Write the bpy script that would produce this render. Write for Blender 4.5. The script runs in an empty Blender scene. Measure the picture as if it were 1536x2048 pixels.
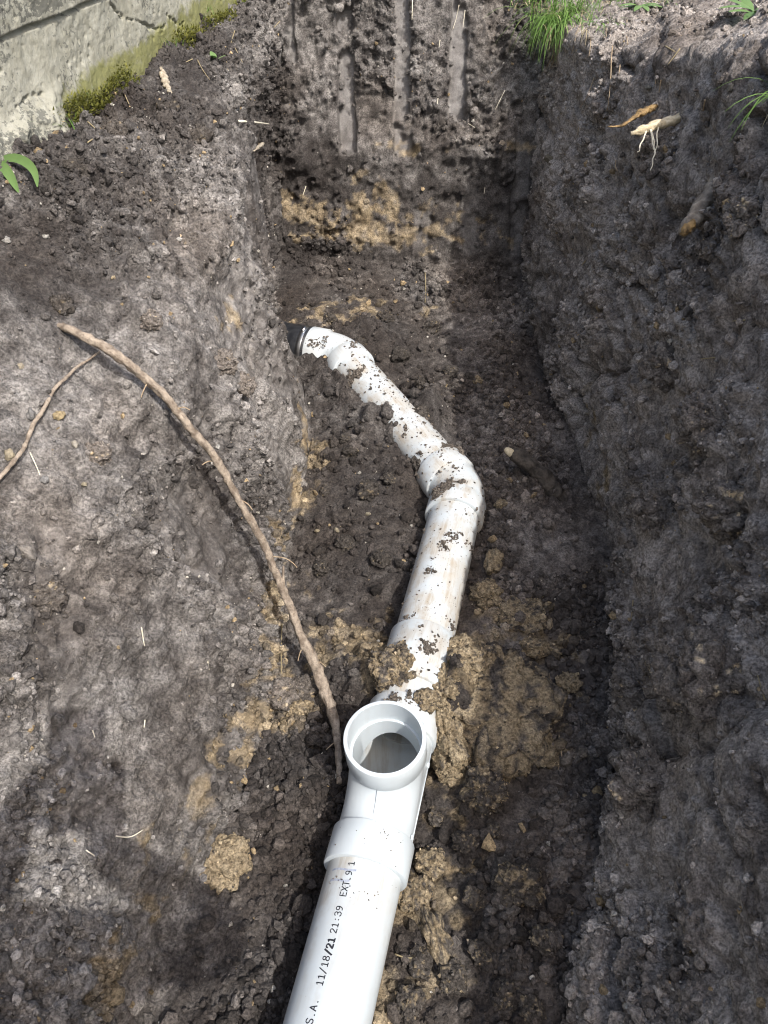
import bpy, bmesh, math, random
import numpy as np
from mathutils import Vector, Matrix

random.seed(11)
rng = np.random.default_rng(11)
scene = bpy.context.scene
COL = scene.collection

# ------------------------------------------------------------------ camera, sky, sun, exposure
CAM = np.array([0.0, 0.0, 1.18])
PITCH = math.radians(43.4)
FPX = 1540.0                                   # focal length in photograph pixels (1536 x 2048)
cam_data = bpy.data.cameras.new('camera')
cam_data.sensor_fit = 'VERTICAL'
cam_data.sensor_height = 36.0
cam_data.sensor_width = 27.0
cam_data.lens = 36.0 * FPX / 2048.0
cam_data.clip_start = 0.02
cam_data.clip_end = 400.0
cam = bpy.data.objects.new('camera', cam_data)
cam.location = CAM
cam.rotation_euler = (math.pi / 2 - PITCH, 0, 0)
COL.objects.link(cam)
scene.camera = cam

TO_SUN = Vector((0.41, -0.53, 0.88)).normalized()
world = bpy.data.worlds.new('World')
scene.world = world
world.use_nodes = True
wn = world.node_tree.nodes
wl = world.node_tree.links
sky = wn.new('ShaderNodeTexSky')
sky.sky_type = 'NISHITA'
sky.sun_disc = False
sky.sun_elevation = math.asin(TO_SUN.z)
sky.sun_rotation = math.atan2(TO_SUN.x, TO_SUN.y)
sky.air_density = 1.3
sky.dust_density = 4.5
wl.new(sky.outputs[0], wn['Background'].inputs[0])
wn['Background'].inputs[1].default_value = 0.15

sun_data = bpy.data.lights.new('sun', 'SUN')
sun_data.energy = 2.55
sun_data.angle = math.radians(0.53)
sun_data.color = (1.0, 0.975, 0.94)
sun = bpy.data.objects.new('sun', sun_data)
sun.rotation_euler = TO_SUN.to_track_quat('Z', 'Y').to_euler()
sun.location = (2, -3, 5)
COL.objects.link(sun)

scene.view_settings.view_transform = 'Standard'
scene.view_settings.look = 'None'
scene.view_settings.exposure = 0.87
scene.view_settings.gamma = 1.0
scene.render.engine = 'CYCLES'
scene.cycles.max_bounces = 8
scene.cycles.diffuse_bounces = 6
scene.cycles.filter_width = 1.1
scene.cycles.use_denoising = True

# ------------------------------------------------------------------ helpers
SP, CP = math.sin(PITCH), math.cos(PITCH)


def ray(x, y):
    a = (x - 768.0) / FPX
    b = (y - 1024.0) / FPX
    return np.array([a, CP - SP * b, -SP - CP * b])


def at_z(x, y, z):
    d = ray(x, y)
    return CAM + d * ((z - CAM[2]) / d[2])


def at_depth(x, y, t):
    return CAM + ray(x, y) * t


def project(P):
    R = np.asarray(P) - CAM
    dep = R[..., 1] * CP - R[..., 2] * SP
    u = R[..., 0] / dep * FPX + 768.0
    v = (-SP * R[..., 1] - CP * R[..., 2]) / dep * FPX + 1024.0
    return u, v, dep


PERM = rng.permutation(256).astype(np.int32)
PERM = np.concatenate([PERM, PERM, PERM])
G3 = rng.normal(size=(256, 3)).astype(np.float32)
G3 /= np.linalg.norm(G3, axis=1, keepdims=True)
J3 = rng.random((256, 3)).astype(np.float32)


def perlin(P, s=1.0, off=0.0):
    Q = (np.asarray(P, dtype=np.float32) * np.float32(1.0) * np.asarray(s, dtype=np.float32) + np.float32(off + 100.37))
    I = np.floor(Q).astype(np.int32)
    F = Q - I
    W = F * F * F * (F * (F * 6 - 15) + 10)
    I &= 255
    out = np.zeros(len(Q), np.float32)
    for dx in (0, 1):
        ax = PERM[I[:, 0] + dx]
        wx = W[:, 0] if dx else 1 - W[:, 0]
        for dy in (0, 1):
            ay = PERM[(ax + I[:, 1] + dy) & 511]
            wy = W[:, 1] if dy else 1 - W[:, 1]
            wxy = wx * wy
            for dz in (0, 1):
                g = G3[PERM[(ay + I[:, 2] + dz) & 511]]
                wz = W[:, 2] if dz else 1 - W[:, 2]
                out += wxy * wz * (g[:, 0] * (F[:, 0] - dx) + g[:, 1] * (F[:, 1] - dy) + g[:, 2] * (F[:, 2] - dz))
    return out * 1.6


def fbm(P, s, octv=4, gain=0.5, off=0.0):
    o = 0
    a = 1.0
    for k in range(octv):
        o = o + a * perlin(P, np.asarray(s, dtype=np.float32) * (2.03 ** k), off + 17.3 * k)
        a *= gain
    return o


def worley(P, s=1.0, off=0.0):
    Q = np.asarray(P, dtype=np.float32) * np.float32(s) + np.float32(off + 50.11)
    I = np.floor(Q).astype(np.int32)
    F = Q - I
    f1 = np.full(len(Q), 9.0, np.float32)
    f2 = np.full(len(Q), 9.0, np.float32)
    idd = np.zeros(len(Q), np.int32)
    # the nearest 2x2x2 block of cells holds the nearest feature in nearly all cases
    B = np.where(F < 0.5, -1, 0).astype(np.int32)
    for dx in (0, 1):
        for dy in (0, 1):
            for dz in (0, 1):
                o = B + np.array([dx, dy, dz], np.int32)
                C = (I + o) & 255
                h = PERM[(PERM[(PERM[C[:, 0]] + C[:, 1]) & 511] + C[:, 2]) & 511]
                D = o + 0.15 + 0.7 * J3[h] - F
                d = np.einsum('ij,ij->i', D, D)
                m = d < f1
                f2 = np.where(m, f1, np.minimum(f2, d))
                idd = np.where(m, h, idd)
                f1 = np.where(m, d, f1)
    return np.sqrt(f1), np.sqrt(f2), idd


def sstep(a, b, x):
    t = np.clip((x - a) / (b - a), 0, 1)
    return t * t * (3 - 2 * t)


def tag(o, label=None, cat=None, group=None, kind=None):
    if label:
        o['label'] = label
    if cat:
        o['category'] = cat
    if group:
        o['group'] = group
    if kind:
        o['kind'] = kind
    return o


def empty(name, loc=(0, 0, 0)):
    o = bpy.data.objects.new(name, None)
    o.location = loc
    o.empty_display_size = 0.05
    COL.objects.link(o)
    return o


def mesh_obj(name, verts, faces, mat=None, parent=None, smooth=True, attrs=None):
    me = bpy.data.meshes.new(name)
    verts = np.asarray(verts, dtype=np.float32)
    if isinstance(faces, np.ndarray):
        n, k = faces.shape
        me.vertices.add(len(verts))
        me.vertices.foreach_set('co', verts.ravel())
        me.loops.add(n * k)
        me.loops.foreach_set('vertex_index', faces.astype(np.int32).ravel())
        me.polygons.add(n)
        me.polygons.foreach_set('loop_start', np.arange(0, n * k, k, dtype=np.int32))
        me.polygons.foreach_set('loop_total', np.full(n, k, dtype=np.int32))
        me.update(calc_edges=True)
    else:
        me.from_pydata([tuple(map(float, v)) for v in verts], [], faces)
        me.update()
    me.polygons.foreach_set('use_smooth', np.full(len(me.polygons), smooth, dtype=bool))
    if attrs:
        for k, v in attrs.items():
            v = np.asarray(v, dtype=np.float32)
            if v.ndim == 2:
                a = me.attributes.new(k, 'FLOAT_COLOR', 'POINT')
                a.data.foreach_set('color', np.concatenate([v, np.ones((len(v), 1), np.float32)], 1).ravel())
            else:
                a = me.attributes.new(k, 'FLOAT', 'POINT')
                a.data.foreach_set('value', v)
    if mat:
        me.materials.append(mat)
    o = bpy.data.objects.new(name, me)
    COL.objects.link(o)
    if parent is not None:
        o.parent = parent
        o.matrix_parent_inverse = Matrix.Translation(-parent.location)
    return o


class Merge:
    """collects pieces that become one mesh"""

    def __init__(self):
        self.v, self.f, self.a, self.n = [], [], {}, 0

    def add(self, V, F, **attrs):
        V = np.asarray(V, dtype=np.float32)
        self.v.append(V)
        self.f.append(np.asarray(F, dtype=np.int32) + self.n)
        for k, x in attrs.items():
            x = np.asarray(x, np.float32)
            self.a.setdefault(k, []).append(np.broadcast_to(x, (len(V), 3) if (x.ndim and x.shape[-1] == 3 and len(V) != 3) or x.ndim == 2 else (len(V),)))
        self.n += len(V)

    def build(self, name, mat, parent=None, smooth=True):
        return mesh_obj(name, np.concatenate(self.v), np.concatenate(self.f), mat, parent, smooth,
                        {k: np.concatenate(x) for k, x in self.a.items()})


def ico(sub):
    bm = bmesh.new()
    bmesh.ops.create_icosphere(bm, subdivisions=sub, radius=1.0)
    V = np.array([v.co[:] for v in bm.verts], np.float32)
    F = np.array([[v.index for v in f.verts] for f in bm.faces], np.int32)
    bm.free()
    return V, F


ICO = {k: ico(k) for k in (1, 2, 3, 4, 5)}


def rot_rand():
    q = rng.normal(size=4)
    q /= np.linalg.norm(q)
    w, x, y, z = q
    return np.array([[1 - 2 * (y * y + z * z), 2 * (x * y - z * w), 2 * (x * z + y * w)],
                     [2 * (x * y + z * w), 1 - 2 * (x * x + z * z), 2 * (y * z - x * w)],
                     [2 * (x * z - y * w), 2 * (y * z + x * w), 1 - 2 * (x * x + y * y)]], np.float32)


def tube(path, radii, seg=12, caps=True, rough=0.0, rs=60.0, flat=1.0):
    P = np.asarray(path, dtype=np.float64)
    n = len(P)
    R = np.broadcast_to(np.asarray(radii, dtype=np.float64), (n,))
    T = np.gradient(P, axis=0)
    T /= np.linalg.norm(T, axis=1, keepdims=True) + 1e-12
    ref = np.array([0, 0, 1.0]) if abs(T[0][2]) < 0.9 else np.array([1.0, 0, 0])
    N = np.cross(T[0], ref)
    N /= np.linalg.norm(N)
    V = []
    th = np.linspace(0, 2 * math.pi, seg, endpoint=False)
    for i in range(n):
        N = N - T[i] * np.dot(N, T[i])
        N /= np.linalg.norm(N)
        Bn = np.cross(T[i], N)
        V.append(P[i] + R[i] * (np.cos(th)[:, None] * N + flat * np.sin(th)[:, None] * Bn))
    V = np.concatenate(V)
    if rough:
        C = np.repeat(P, seg, axis=0)
        d = V - C
        L = np.linalg.norm(d, axis=1, keepdims=True) + 1e-9
        V = V + d / L * (np.repeat(R, seg)[:, None] * rough) * (fbm(V, rs, 3)[:, None])
    F = []
    for i in range(n - 1):
        a = i * seg + np.arange(seg)
        b = i * seg + (np.arange(seg) + 1) % seg
        F.append(np.stack([a, b, b + seg, a + seg], 1))
    F = np.concatenate(F)
    T3 = np.concatenate([F[:, [0, 1, 2]], F[:, [0, 2, 3]]])
    if caps:
        V = np.concatenate([V, P[:1], P[-1:]])
        k = np.arange(seg)
        c0, c1 = len(V) - 2, len(V) - 1
        e = (n - 1) * seg
        T3 = np.concatenate([T3, np.stack([np.full(seg, c0), (k + 1) % seg, k], 1),
                             np.stack([np.full(seg, c1), e + k, e + (k + 1) % seg], 1)])
    return V, T3


def smooth_path(pts, n):
    P = np.asarray(pts, dtype=np.float64)
    s = np.concatenate([[0], np.cumsum(np.linalg.norm(np.diff(P, axis=0), axis=1))])
    u = np.linspace(0, s[-1], n)
    Q = np.stack([np.interp(u, s, P[:, k]) for k in range(3)], 1)
    w = max(1, n // (len(P) * 2))
    for _ in range(2):
        pad = np.concatenate([np.repeat(Q[:1], w, 0), Q, np.repeat(Q[-1:], w, 0)])
        ker = np.ones(2 * w + 1) / (2 * w + 1)
        S = np.stack([np.convolve(pad[:, k], ker, 'valid') for k in range(3)], 1)
        S[0], S[-1] = Q[0], Q[-1]
        Q = S
    return Q


# ------------------------------------------------------------------ materials
def new_mat(name):
    m = bpy.data.materials.new(name)
    m.use_nodes = True
    nt = m.node_tree
    return m, nt, nt.nodes['Principled BSDF']


class NT:
    def __init__(self, nt):
        self.nt = nt

    def node(self, typ, **kw):
        n = self.nt.nodes.new(typ)
        for k, v in kw.items():
            setattr(n, k, v)
        return n

    def link(self, a, b):
        self.nt.links.new(a, b)

    def val(self, sock, v):
        if hasattr(v, 'links') or isinstance(v, bpy.types.NodeSocket):
            self.link(v, sock)
        else:
            sock.default_value = v

    def noise(self, vec, scale, detail=3.0, rough=0.55, dist=0.0):
        n = self.node('ShaderNodeTexNoise')
        self.link(vec, n.inputs['Vector'])
        n.inputs['Scale'].default_value = scale
        n.inputs['Detail'].default_value = detail
        n.inputs['Roughness'].default_value = rough
        n.inputs['Distortion'].default_value = dist
        return n.outputs['Fac']

    def voronoi(self, vec, scale, feature='F1', rand=1.0):
        n = self.node('ShaderNodeTexVoronoi', feature=feature)
        self.link(vec, n.inputs['Vector'])
        n.inputs['Scale'].default_value = scale
        n.inputs['Randomness'].default_value = rand
        return n

    def ramp(self, fac, a, b, lo=0.0, hi=1.0):
        n = self.node('ShaderNodeMapRange', clamp=True)
        n.interpolation_type = 'SMOOTHSTEP'
        self.val(n.inputs['Value'], fac)
        n.inputs['From Min'].default_value = a
        n.inputs['From Max'].default_value = b
        n.inputs['To Min'].default_value = lo
        n.inputs['To Max'].default_value = hi
        return n.outputs[0]

    def math(self, op, a, b=0.5, clamp=False):
        n = self.node('ShaderNodeMath', operation=op, use_clamp=clamp)
        self.val(n.inputs[0], a)
        self.val(n.inputs[1], b)
        return n.outputs[0]

    def mix(self, fac, a, b, blend='MIX'):
        n = self.node('ShaderNodeMix', data_type='RGBA', blend_type=blend)
        self.val(n.inputs['Factor'], fac)
        for s, v in ((n.inputs['A'], a), (n.inputs['B'], b)):
            pass
        sa, sb = [s for s in n.inputs if s.type == 'RGBA']
        self.val(sa, a if isinstance(a, bpy.types.NodeSocket) else (*a, 1.0))
        self.val(sb, b if isinstance(b, bpy.types.NodeSocket) else (*b, 1.0))
        return [s for s in n.outputs if s.type == 'RGBA'][0]

    def bump(self, height, dist, strength=1.0, normal=None):
        n = self.node('ShaderNodeBump')
        n.inputs['Strength'].default_value = strength
        n.inputs['Distance'].default_value = dist
        self.link(height, n.inputs['Height'])
        if normal is not None:
            self.link(normal, n.inputs['Normal'])
        return n.outputs[0]

    def pos(self):
        g = self.node('ShaderNodeNewGeometry')
        return g.outputs['Position']

    def mapped(self, vec, scale):
        m = self.node('ShaderNodeMapping')
        self.link(vec, m.inputs['Vector'])
        m.inputs['Scale'].default_value = scale
        return m.outputs[0]

    def attr(self, name):
        a = self.node('ShaderNodeAttribute', attribute_name=name)
        return a.outputs['Fac']


def soil_material():
    """colour comes from the tint attribute (moist, dry, clay, shaded right side lightened); the nodes add grain and fine relief"""
    m, nt, p = new_mat('soil')
    t = NT(nt)
    pos = t.pos()
    a = t.node('ShaderNodeAttribute', attribute_name='tint')
    smear = t.attr('smear')
    n1 = t.noise(pos, 230.0, 4.0, 0.72)
    g = t.ramp(n1, 0.30, 0.72, 0.45, 1.62)
    calm = t.ramp(smear, 0.0, 1.0, 1.0, 0.35)
    g = t.math('ADD', t.math('MULTIPLY', t.math('SUBTRACT', g, 1.0), calm), 1.0)
    mx = t.mix(1.0, a.outputs['Color'], g, 'MULTIPLY')
    t.link(mx, p.inputs['Base Color'])
    t.link(t.ramp(smear, 0.0, 1.0, 0.95, 0.58), p.inputs['Roughness'])
    p.inputs['Specular IOR Level'].default_value = 0.25
    t.link(t.bump(t.math('MULTIPLY', n1, calm), 0.0085, 0.85), p.inputs['Normal'])
    return m


def pvc_material(name, dirt):
    m, nt, p = new_mat(name)
    t = NT(nt)
    pos = t.pos()
    tc = t.node('ShaderNodeTexCoord')
    col = (0.55, 0.60, 0.632)
    base = t.mix(t.noise(pos, 6.0, 2.0), col, (0.53, 0.585, 0.617))
    mask = t.attr('dirt')
    # brown smears drawn out along the pipe, and specks
    along = t.attr('along')
    comb = t.node('ShaderNodeCombineXYZ')
    t.link(t.math('MULTIPLY', along, 7.0), comb.inputs[0])
    t.link(t.math('MULTIPLY', t.attr('around'), 60.0), comb.inputs[1])
    st = t.node('ShaderNodeTexNoise')
    t.link(comb.outputs[0], st.inputs['Vector'])
    st.inputs['Scale'].default_value = 1.0
    st.inputs['Detail'].default_value = 5.0
    st.inputs['Roughness'].default_value = 0.7
    blot = t.noise(pos, 19.0, 4.0, 0.65)
    f = t.math('MULTIPLY', t.ramp(st.outputs['Fac'], 0.44, 0.66), t.ramp(blot, 0.36, 0.60))
    f = t.math('MULTIPLY', f, t.math('MULTIPLY', mask, 0.9))
    base = t.mix(f, base, (0.27, 0.215, 0.155))
    film = t.math('MULTIPLY', t.ramp(blot, 0.30, 0.66, 0.08, 0.62), mask)
    base = t.mix(film, base, (0.46, 0.41, 0.335))
    sp = t.noise(pos, 330.0, 3.0, 0.6)
    big = t.noise(pos, 30.0, 3.0, 0.6)
    s = t.math('ADD', sp, t.math('MULTIPLY', t.math('SUBTRACT', big, 0.5), 0.35))
    s = t.math('ADD', s, t.math('MULTIPLY', t.math('SUBTRACT', mask, 1.0), 0.16))
    base = t.mix(t.ramp(s, 0.665, 0.72, 0.0, 0.85), base, (0.13, 0.102, 0.076))
    t.link(base, p.inputs['Base Color'])
    p.inputs['Roughness'].default_value = 0.33
    t.link(t.ramp(f, 0.0, 0.5, 0.30, 0.75), p.inputs['Roughness'])
    p.inputs['Specular IOR Level'].default_value = 0.45
    p.inputs['Subsurface Weight'].default_value = 0.0
    t.link(t.bump(t.noise(pos, 45.0, 2.0), 0.0006, 0.4), p.inputs['Normal'])
    return m


def simple_mat(name, a, b, scale, rough=0.7, bump=0.0, bscale=None, spec=0.3, stretch=None):
    m, nt, p = new_mat(name)
    t = NT(nt)
    pos = t.pos()
    q = t.mapped(pos, stretch) if stretch else pos
    n = t.noise(q, scale, 4.0, 0.65)
    t.link(t.mix(t.ramp(n, 0.32, 0.68), a, b), p.inputs['Base Color'])
    p.inputs['Roughness'].default_value = rough
    p.inputs['Specular IOR Level'].default_value = spec
    if bump:
        t.link(t.bump(t.noise(q, bscale or scale * 2, 4.0, 0.65), bump, 1.0), p.inputs['Normal'])
    return m


def bark_material():
    m, nt, p = new_mat('root_bark')
    t = NT(nt)
    pos = t.pos()
    a = t.noise(pos, 55.0, 5.0, 0.7)
    b = t.noise(pos, 240.0, 3.0, 0.7)
    c = t.mix(t.ramp(a, 0.34, 0.66), (0.16, 0.126, 0.096), (0.36, 0.30, 0.237))
    c = t.mix(t.ramp(b, 0.52, 0.72, 0.0, 0.7), c, (0.10, 0.07, 0.05))
    c = t.mix(t.ramp(t.noise(pos, 33.0, 3.0), 0.62, 0.72, 0.0, 0.8), c, (0.085, 0.07, 0.06))
    t.link(c, p.inputs['Base Color'])
    p.inputs['Roughness'].default_value = 0.8
    p.inputs['Specular IOR Level'].default_value = 0.2
    t.link(t.bump(b, 0.002, 0.8, t.bump(a, 0.004, 0.7)), p.inputs['Normal'])
    return m


def leaf_material(name, a, b, rough=0.62):
    m, nt, p = new_mat(name)
    t = NT(nt)
    n = t.noise(t.pos(), 60.0, 3.0)
    rnd = t.attr('tone')
    f = t.math('ADD', t.math('MULTIPLY', n, 0.5), t.math('MULTIPLY', rnd, 0.6), True)
    t.link(t.mix(f, a, b), p.inputs['Base Color'])
    p.inputs['Roughness'].default_value = rough
    p.inputs['Subsurface Weight'].default_value = 0.0
    tr = nt.nodes.new('ShaderNodeBsdfTranslucent')
    t.link(t.mix(f, a, b), tr.inputs['Color'])
    mx = nt.nodes.new('ShaderNodeMixShader')
    mx.inputs[0].default_value = 0.3
    t.link(p.outputs[0], mx.inputs[1])
    t.link(tr.outputs[0], mx.inputs[2])
    t.link(mx.outputs[0], nt.nodes['Material Output'].inputs['Surface'])
    return m


def concrete_material():
    m, nt, p = new_mat('old_concrete')
    t = NT(nt)
    pos = t.pos()
    a = t.noise(pos, 9.0, 5.0, 0.65)
    b = t.noise(pos, 70.0, 4.0, 0.7)
    c = t.mix(t.ramp(a, 0.3, 0.7), (0.25, 0.243, 0.197), (0.36, 0.353, 0.30))
    c = t.mix(t.ramp(b, 0.3, 0.75, 0.0, 0.6), c, (0.19, 0.18, 0.135))
    grime = t.attr('grime')
    lich = t.math('ADD', t.noise(t.mapped(pos, (1, 1, 1.3)), 85.0, 4.0, 0.7), t.math('MULTIPLY', t.math('SUBTRACT', t.noise(pos, 13.0, 3.0), 0.5), 0.6))
    lich = t.math('ADD', lich, t.math('MULTIPLY', grime, 0.17))
    c = t.mix(t.ramp(lich, 0.60, 0.68, 0.0, 0.8), c, (0.085, 0.085, 0.075))
    algae = t.attr('algae')
    al = t.math('ADD', algae, t.math('MULTIPLY', t.math('SUBTRACT', t.noise(pos, 28.0, 4.0, 0.7), 0.5), 1.3))
    c = t.mix(t.ramp(al, 0.35, 0.75, 0.0, 0.85), c, t.mix(b, (0.11, 0.115, 0.03), (0.21, 0.205, 0.075)))
    t.link(c, p.inputs['Base Color'])
    p.inputs['Roughness'].default_value = 0.9
    p.inputs['Specular IOR Level'].default_value = 0.2
    t.link(t.bump(t.noise(pos, 260.0, 3.0, 0.7), 0.0015, 0.8, t.bump(b, 0.003, 0.6)), p.inputs['Normal'])
    return m


SOIL = soil_material()
PVC = pvc_material('white_pvc', 1.0)
BARK = bark_material()
CONC = concrete_material()
PALEROOT = simple_mat('pale_root', (0.52, 0.42, 0.26), (0.72, 0.62, 0.44), 120, 0.7, 0.0015, 300)
HAIRROOT = simple_mat('hair_root', (0.26, 0.19, 0.12), (0.46, 0.36, 0.24), 90, 0.75)
WHITEROOT = simple_mat('white_root', (0.60, 0.54, 0.40), (0.78, 0.73, 0.60), 90, 0.7)
ROTWOOD = simple_mat('rotten_wood', (0.07, 0.045, 0.022), (0.36, 0.235, 0.10), 70, 0.6, 0.003, 160, stretch=(1, 1, 1))
DARKWOOD = simple_mat('dark_wood', (0.13, 0.11, 0.09), (0.33, 0.285, 0.23), 60, 0.75, 0.003, 120)
DRYWOOD = simple_mat('dry_wood', (0.24, 0.20, 0.145), (0.46, 0.40, 0.31), 140, 0.85, 0.002, 300)
CAKED = simple_mat('soil_caked_wood', (0.035, 0.029, 0.024), (0.12, 0.10, 0.08), 55, 0.9, 0.006, 110)
RUBBER = simple_mat('black_rubber', (0.012, 0.013, 0.016), (0.028, 0.029, 0.032), 60, 0.42, 0.0006, 200, 0.5)
STEEL = simple_mat('clamp_steel', (0.42, 0.42, 0.42), (0.62, 0.62, 0.62), 50, 0.3)
STEEL.node_tree.nodes['Principled BSDF'].inputs['Metallic'].default_value = 1.0
INK = simple_mat('black_ink', (0.014, 0.015, 0.02), (0.035, 0.036, 0.045), 300, 0.6)
MARKER = simple_mat('blue_marker', (0.26, 0.29, 0.38), (0.46, 0.50, 0.57), 200, 0.5)
STONE = simple_mat('stone', (0.25, 0.22, 0.18), (0.44, 0.41, 0.36), 60, 0.85, 0.002, 150)
GRASS = leaf_material('grass_green', (0.055, 0.13, 0.02), (0.20, 0.33, 0.07))
WEED = leaf_material('weed_green', (0.085, 0.16, 0.045), (0.19, 0.30, 0.10))
STRAW = leaf_material('dry_straw', (0.34, 0.27, 0.15), (0.55, 0.47, 0.30), 0.7)
MOSS = leaf_material('moss', (0.06, 0.08, 0.010), (0.24, 0.23, 0.045), 0.8)
MICA = simple_mat('pale_grit', (0.50, 0.46, 0.38), (0.80, 0.78, 0.72), 120, 0.5)

# ------------------------------------------------------------------ the pipe line's course (needed by the ground)
PZ = 0.060                                    # height of the pipe axis
PR = 0.0535                                   # pipe radius
HEAD = Vector((0.239, 1.0, 0)).normalized()   # direction of the near run


def near_line(y):
    return np.array([-0.132 + 0.239 * y, y, PZ])


E1 = np.array([0.166, 1.246, PZ])             # first bend
E2 = np.array([-0.118, 1.800, PZ])            # second bend
E3 = np.array([-0.46, 1.925, PZ])            # into the left bank
PIPE2D = np.array([near_line(-1.2)[:2], E1[:2], E2[:2], E3[:2]])


def pipe_distance(X, Y):
    """signed distance (left negative) to the pipe's course and the running length"""
    best = np.full(X.shape, 9.0)
    side = np.zeros(X.shape)
    run = np.zeros(X.shape)
    s0 = 0.0
    for a, b in zip(PIPE2D[:-1], PIPE2D[1:]):
        d = b - a
        L = np.linalg.norm(d)
        d = d / L
        tt = np.clip((X - a[0]) * d[0] + (Y - a[1]) * d[1], 0, L)
        dx = X - a[0] - tt * d[0]
        dy = Y - a[1] - tt * d[1]
        dist = np.hypot(dx, dy)
        m = dist < best
        best = np.where(m, dist, best)
        side = np.where(m, np.sign(dx * d[1] - dy * d[0]), side)
        run = np.where(m, s0 + tt, run)
        s0 += L
    return best, side, run


# ------------------------------------------------------------------ the ground: one sheet, banks, trench walls, floor and end wall
def conc_x(y):
    return -0.895 + 0.21 * y


# cross sections, near to far: Y and 13 (X, z) keys from the left bank over the floor to the right bank
ST = [
    (-3.4, [(-1.9, .78), (-1.60, .78), (-.90, .76), (-.6, .74), (-.30, .72), (-.20, .70), (-.05, .70), (.10, .70), (.25, .72), (.40, .78), (.55, .92), (.75, 1.10), (1.5, 1.15)]),
    (-2.6, [(-1.75, .78), (-1.44, .78), (-.90, .74), (-.66, .50), (-.46, .20), (-.36, .05), (-.1, .0), (.08, .0), (.26, .03), (.34, .20), (.46, .55), (.62, 1.08), (1.3, 1.15)]),
    (-0.6, [(-1.32, .77), (-1.02, .76), (-.86, .70), (-.66, .46), (-.47, .15), (-.39, .01), (-.2, -.01), (.05, -.01), (.20, .0), (.30, .10), (.44, .42), (.57, 1.00), (1.3, 1.12)]),
    (0.0, [(-1.20, .77), (-.90, .76), (-.80, .70), (-.62, .45), (-.44, .14), (-.36, .01), (-.2, -.005), (.05, -.005), (.21, .0), (.30, .10), (.44, .42), (.57, 1.00), (1.3, 1.10)]),
    (0.3, [(-1.14, .77), (-.84, .76), (-.74, .69), (-.55, .43), (-.36, .13), (-.31, .0), (-.15, .0), (.10, .0), (.25, .0), (.33, .11), (.455, .42), (.575, 1.00), (1.3, 1.09)]),
    (0.7, [(-1.05, .77), (-.755, .76), (-.66, .70), (-.46, .47), (-.255, .13), (-.225, .0), (-.12, .005), (.18, .005), (.40, .0), (.43, .10), (.50, .45), (.60, .97), (1.3, 1.06)]),
    (1.1, [(-.97, .77), (-.67, .765), (-.56, .705), (-.35, .54), (-.222, .15), (-.205, .01), (-.08, .015), (.26, .01), (.485, .0), (.50, .10), (.535, .45), (.60, .92), (1.3, 1.02)]),
    (1.45, [(-.89, .77), (-.595, .765), (-.46, .715), (-.30, .60), (-.212, .17), (-.185, .02), (-.06, .03), (.26, .015), (.48, .0), (.49, .12), (.525, .45), (.58, .87), (1.3, .96)]),
    (1.70, [(-.84, .77), (-.54, .765), (-.41, .72), (-.285, .64), (-.268, .20), (-.225, .03), (-.08, .04), (.22, .02), (.455, .01), (.465, .15), (.505, .48), (.57, .82), (1.3, .90)]),
    (1.772, [(-.82, .77), (-.53, .765), (-.40, .72), (-.285, .655), (-.275, .22), (-.235, .05), (-.08, .04), (.22, .025), (.45, .01), (.46, .17), (.50, .50), (.565, .80), (1.3, .89)]),
    (1.805, [(-.81, .77), (-.51, .765), (-.43, .72), (-.365, .655), (-.36, .24), (-.345, .06), (-.10, .045), (.22, .03), (.447, .01), (.455, .18), (.495, .50), (.56, .79), (1.3, .87)]),
    (2.10, [(-.75, .77), (-.455, .765), (-.405, .735), (-.365, .655), (-.36, .28), (-.335, .09), (-.10, .065), (.22, .035), (.45, .02), (.455, .20), (.475, .52), (.50, .74), (1.2, .82)]),
    (2.25, [(-.72, .77), (-.425, .765), (-.39, .745), (-.36, .66), (-.355, .30), (-.33, .10), (-.10, .08), (.22, .05), (.45, .03), (.455, .20), (.465, .52), (.48, .72), (1.2, .80)]),
    (3.40, [(-.50, .80), (-.185, .80), (-.17, .80), (-.16, .80), (-.15, .80), (-.14, .80), (-.05, .80), (.22, .80), (.45, .80), (.455, .80), (.465, .80), (.48, .80), (1.2, .80)]),
]
SEGC = [20, 62, 84, 128, 56, 64, 74, 74, 48, 100, 92, 54]
# end wall: rows follow this (Y, z) line
BACK = np.array([(2.235, .03), (2.285, .075), (2.325, .16), (2.352, .27), (2.372, .36), (2.43, .50), (2.49, .66), (2.54, .80), (2.62, .86), (2.80, .88)])


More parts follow.
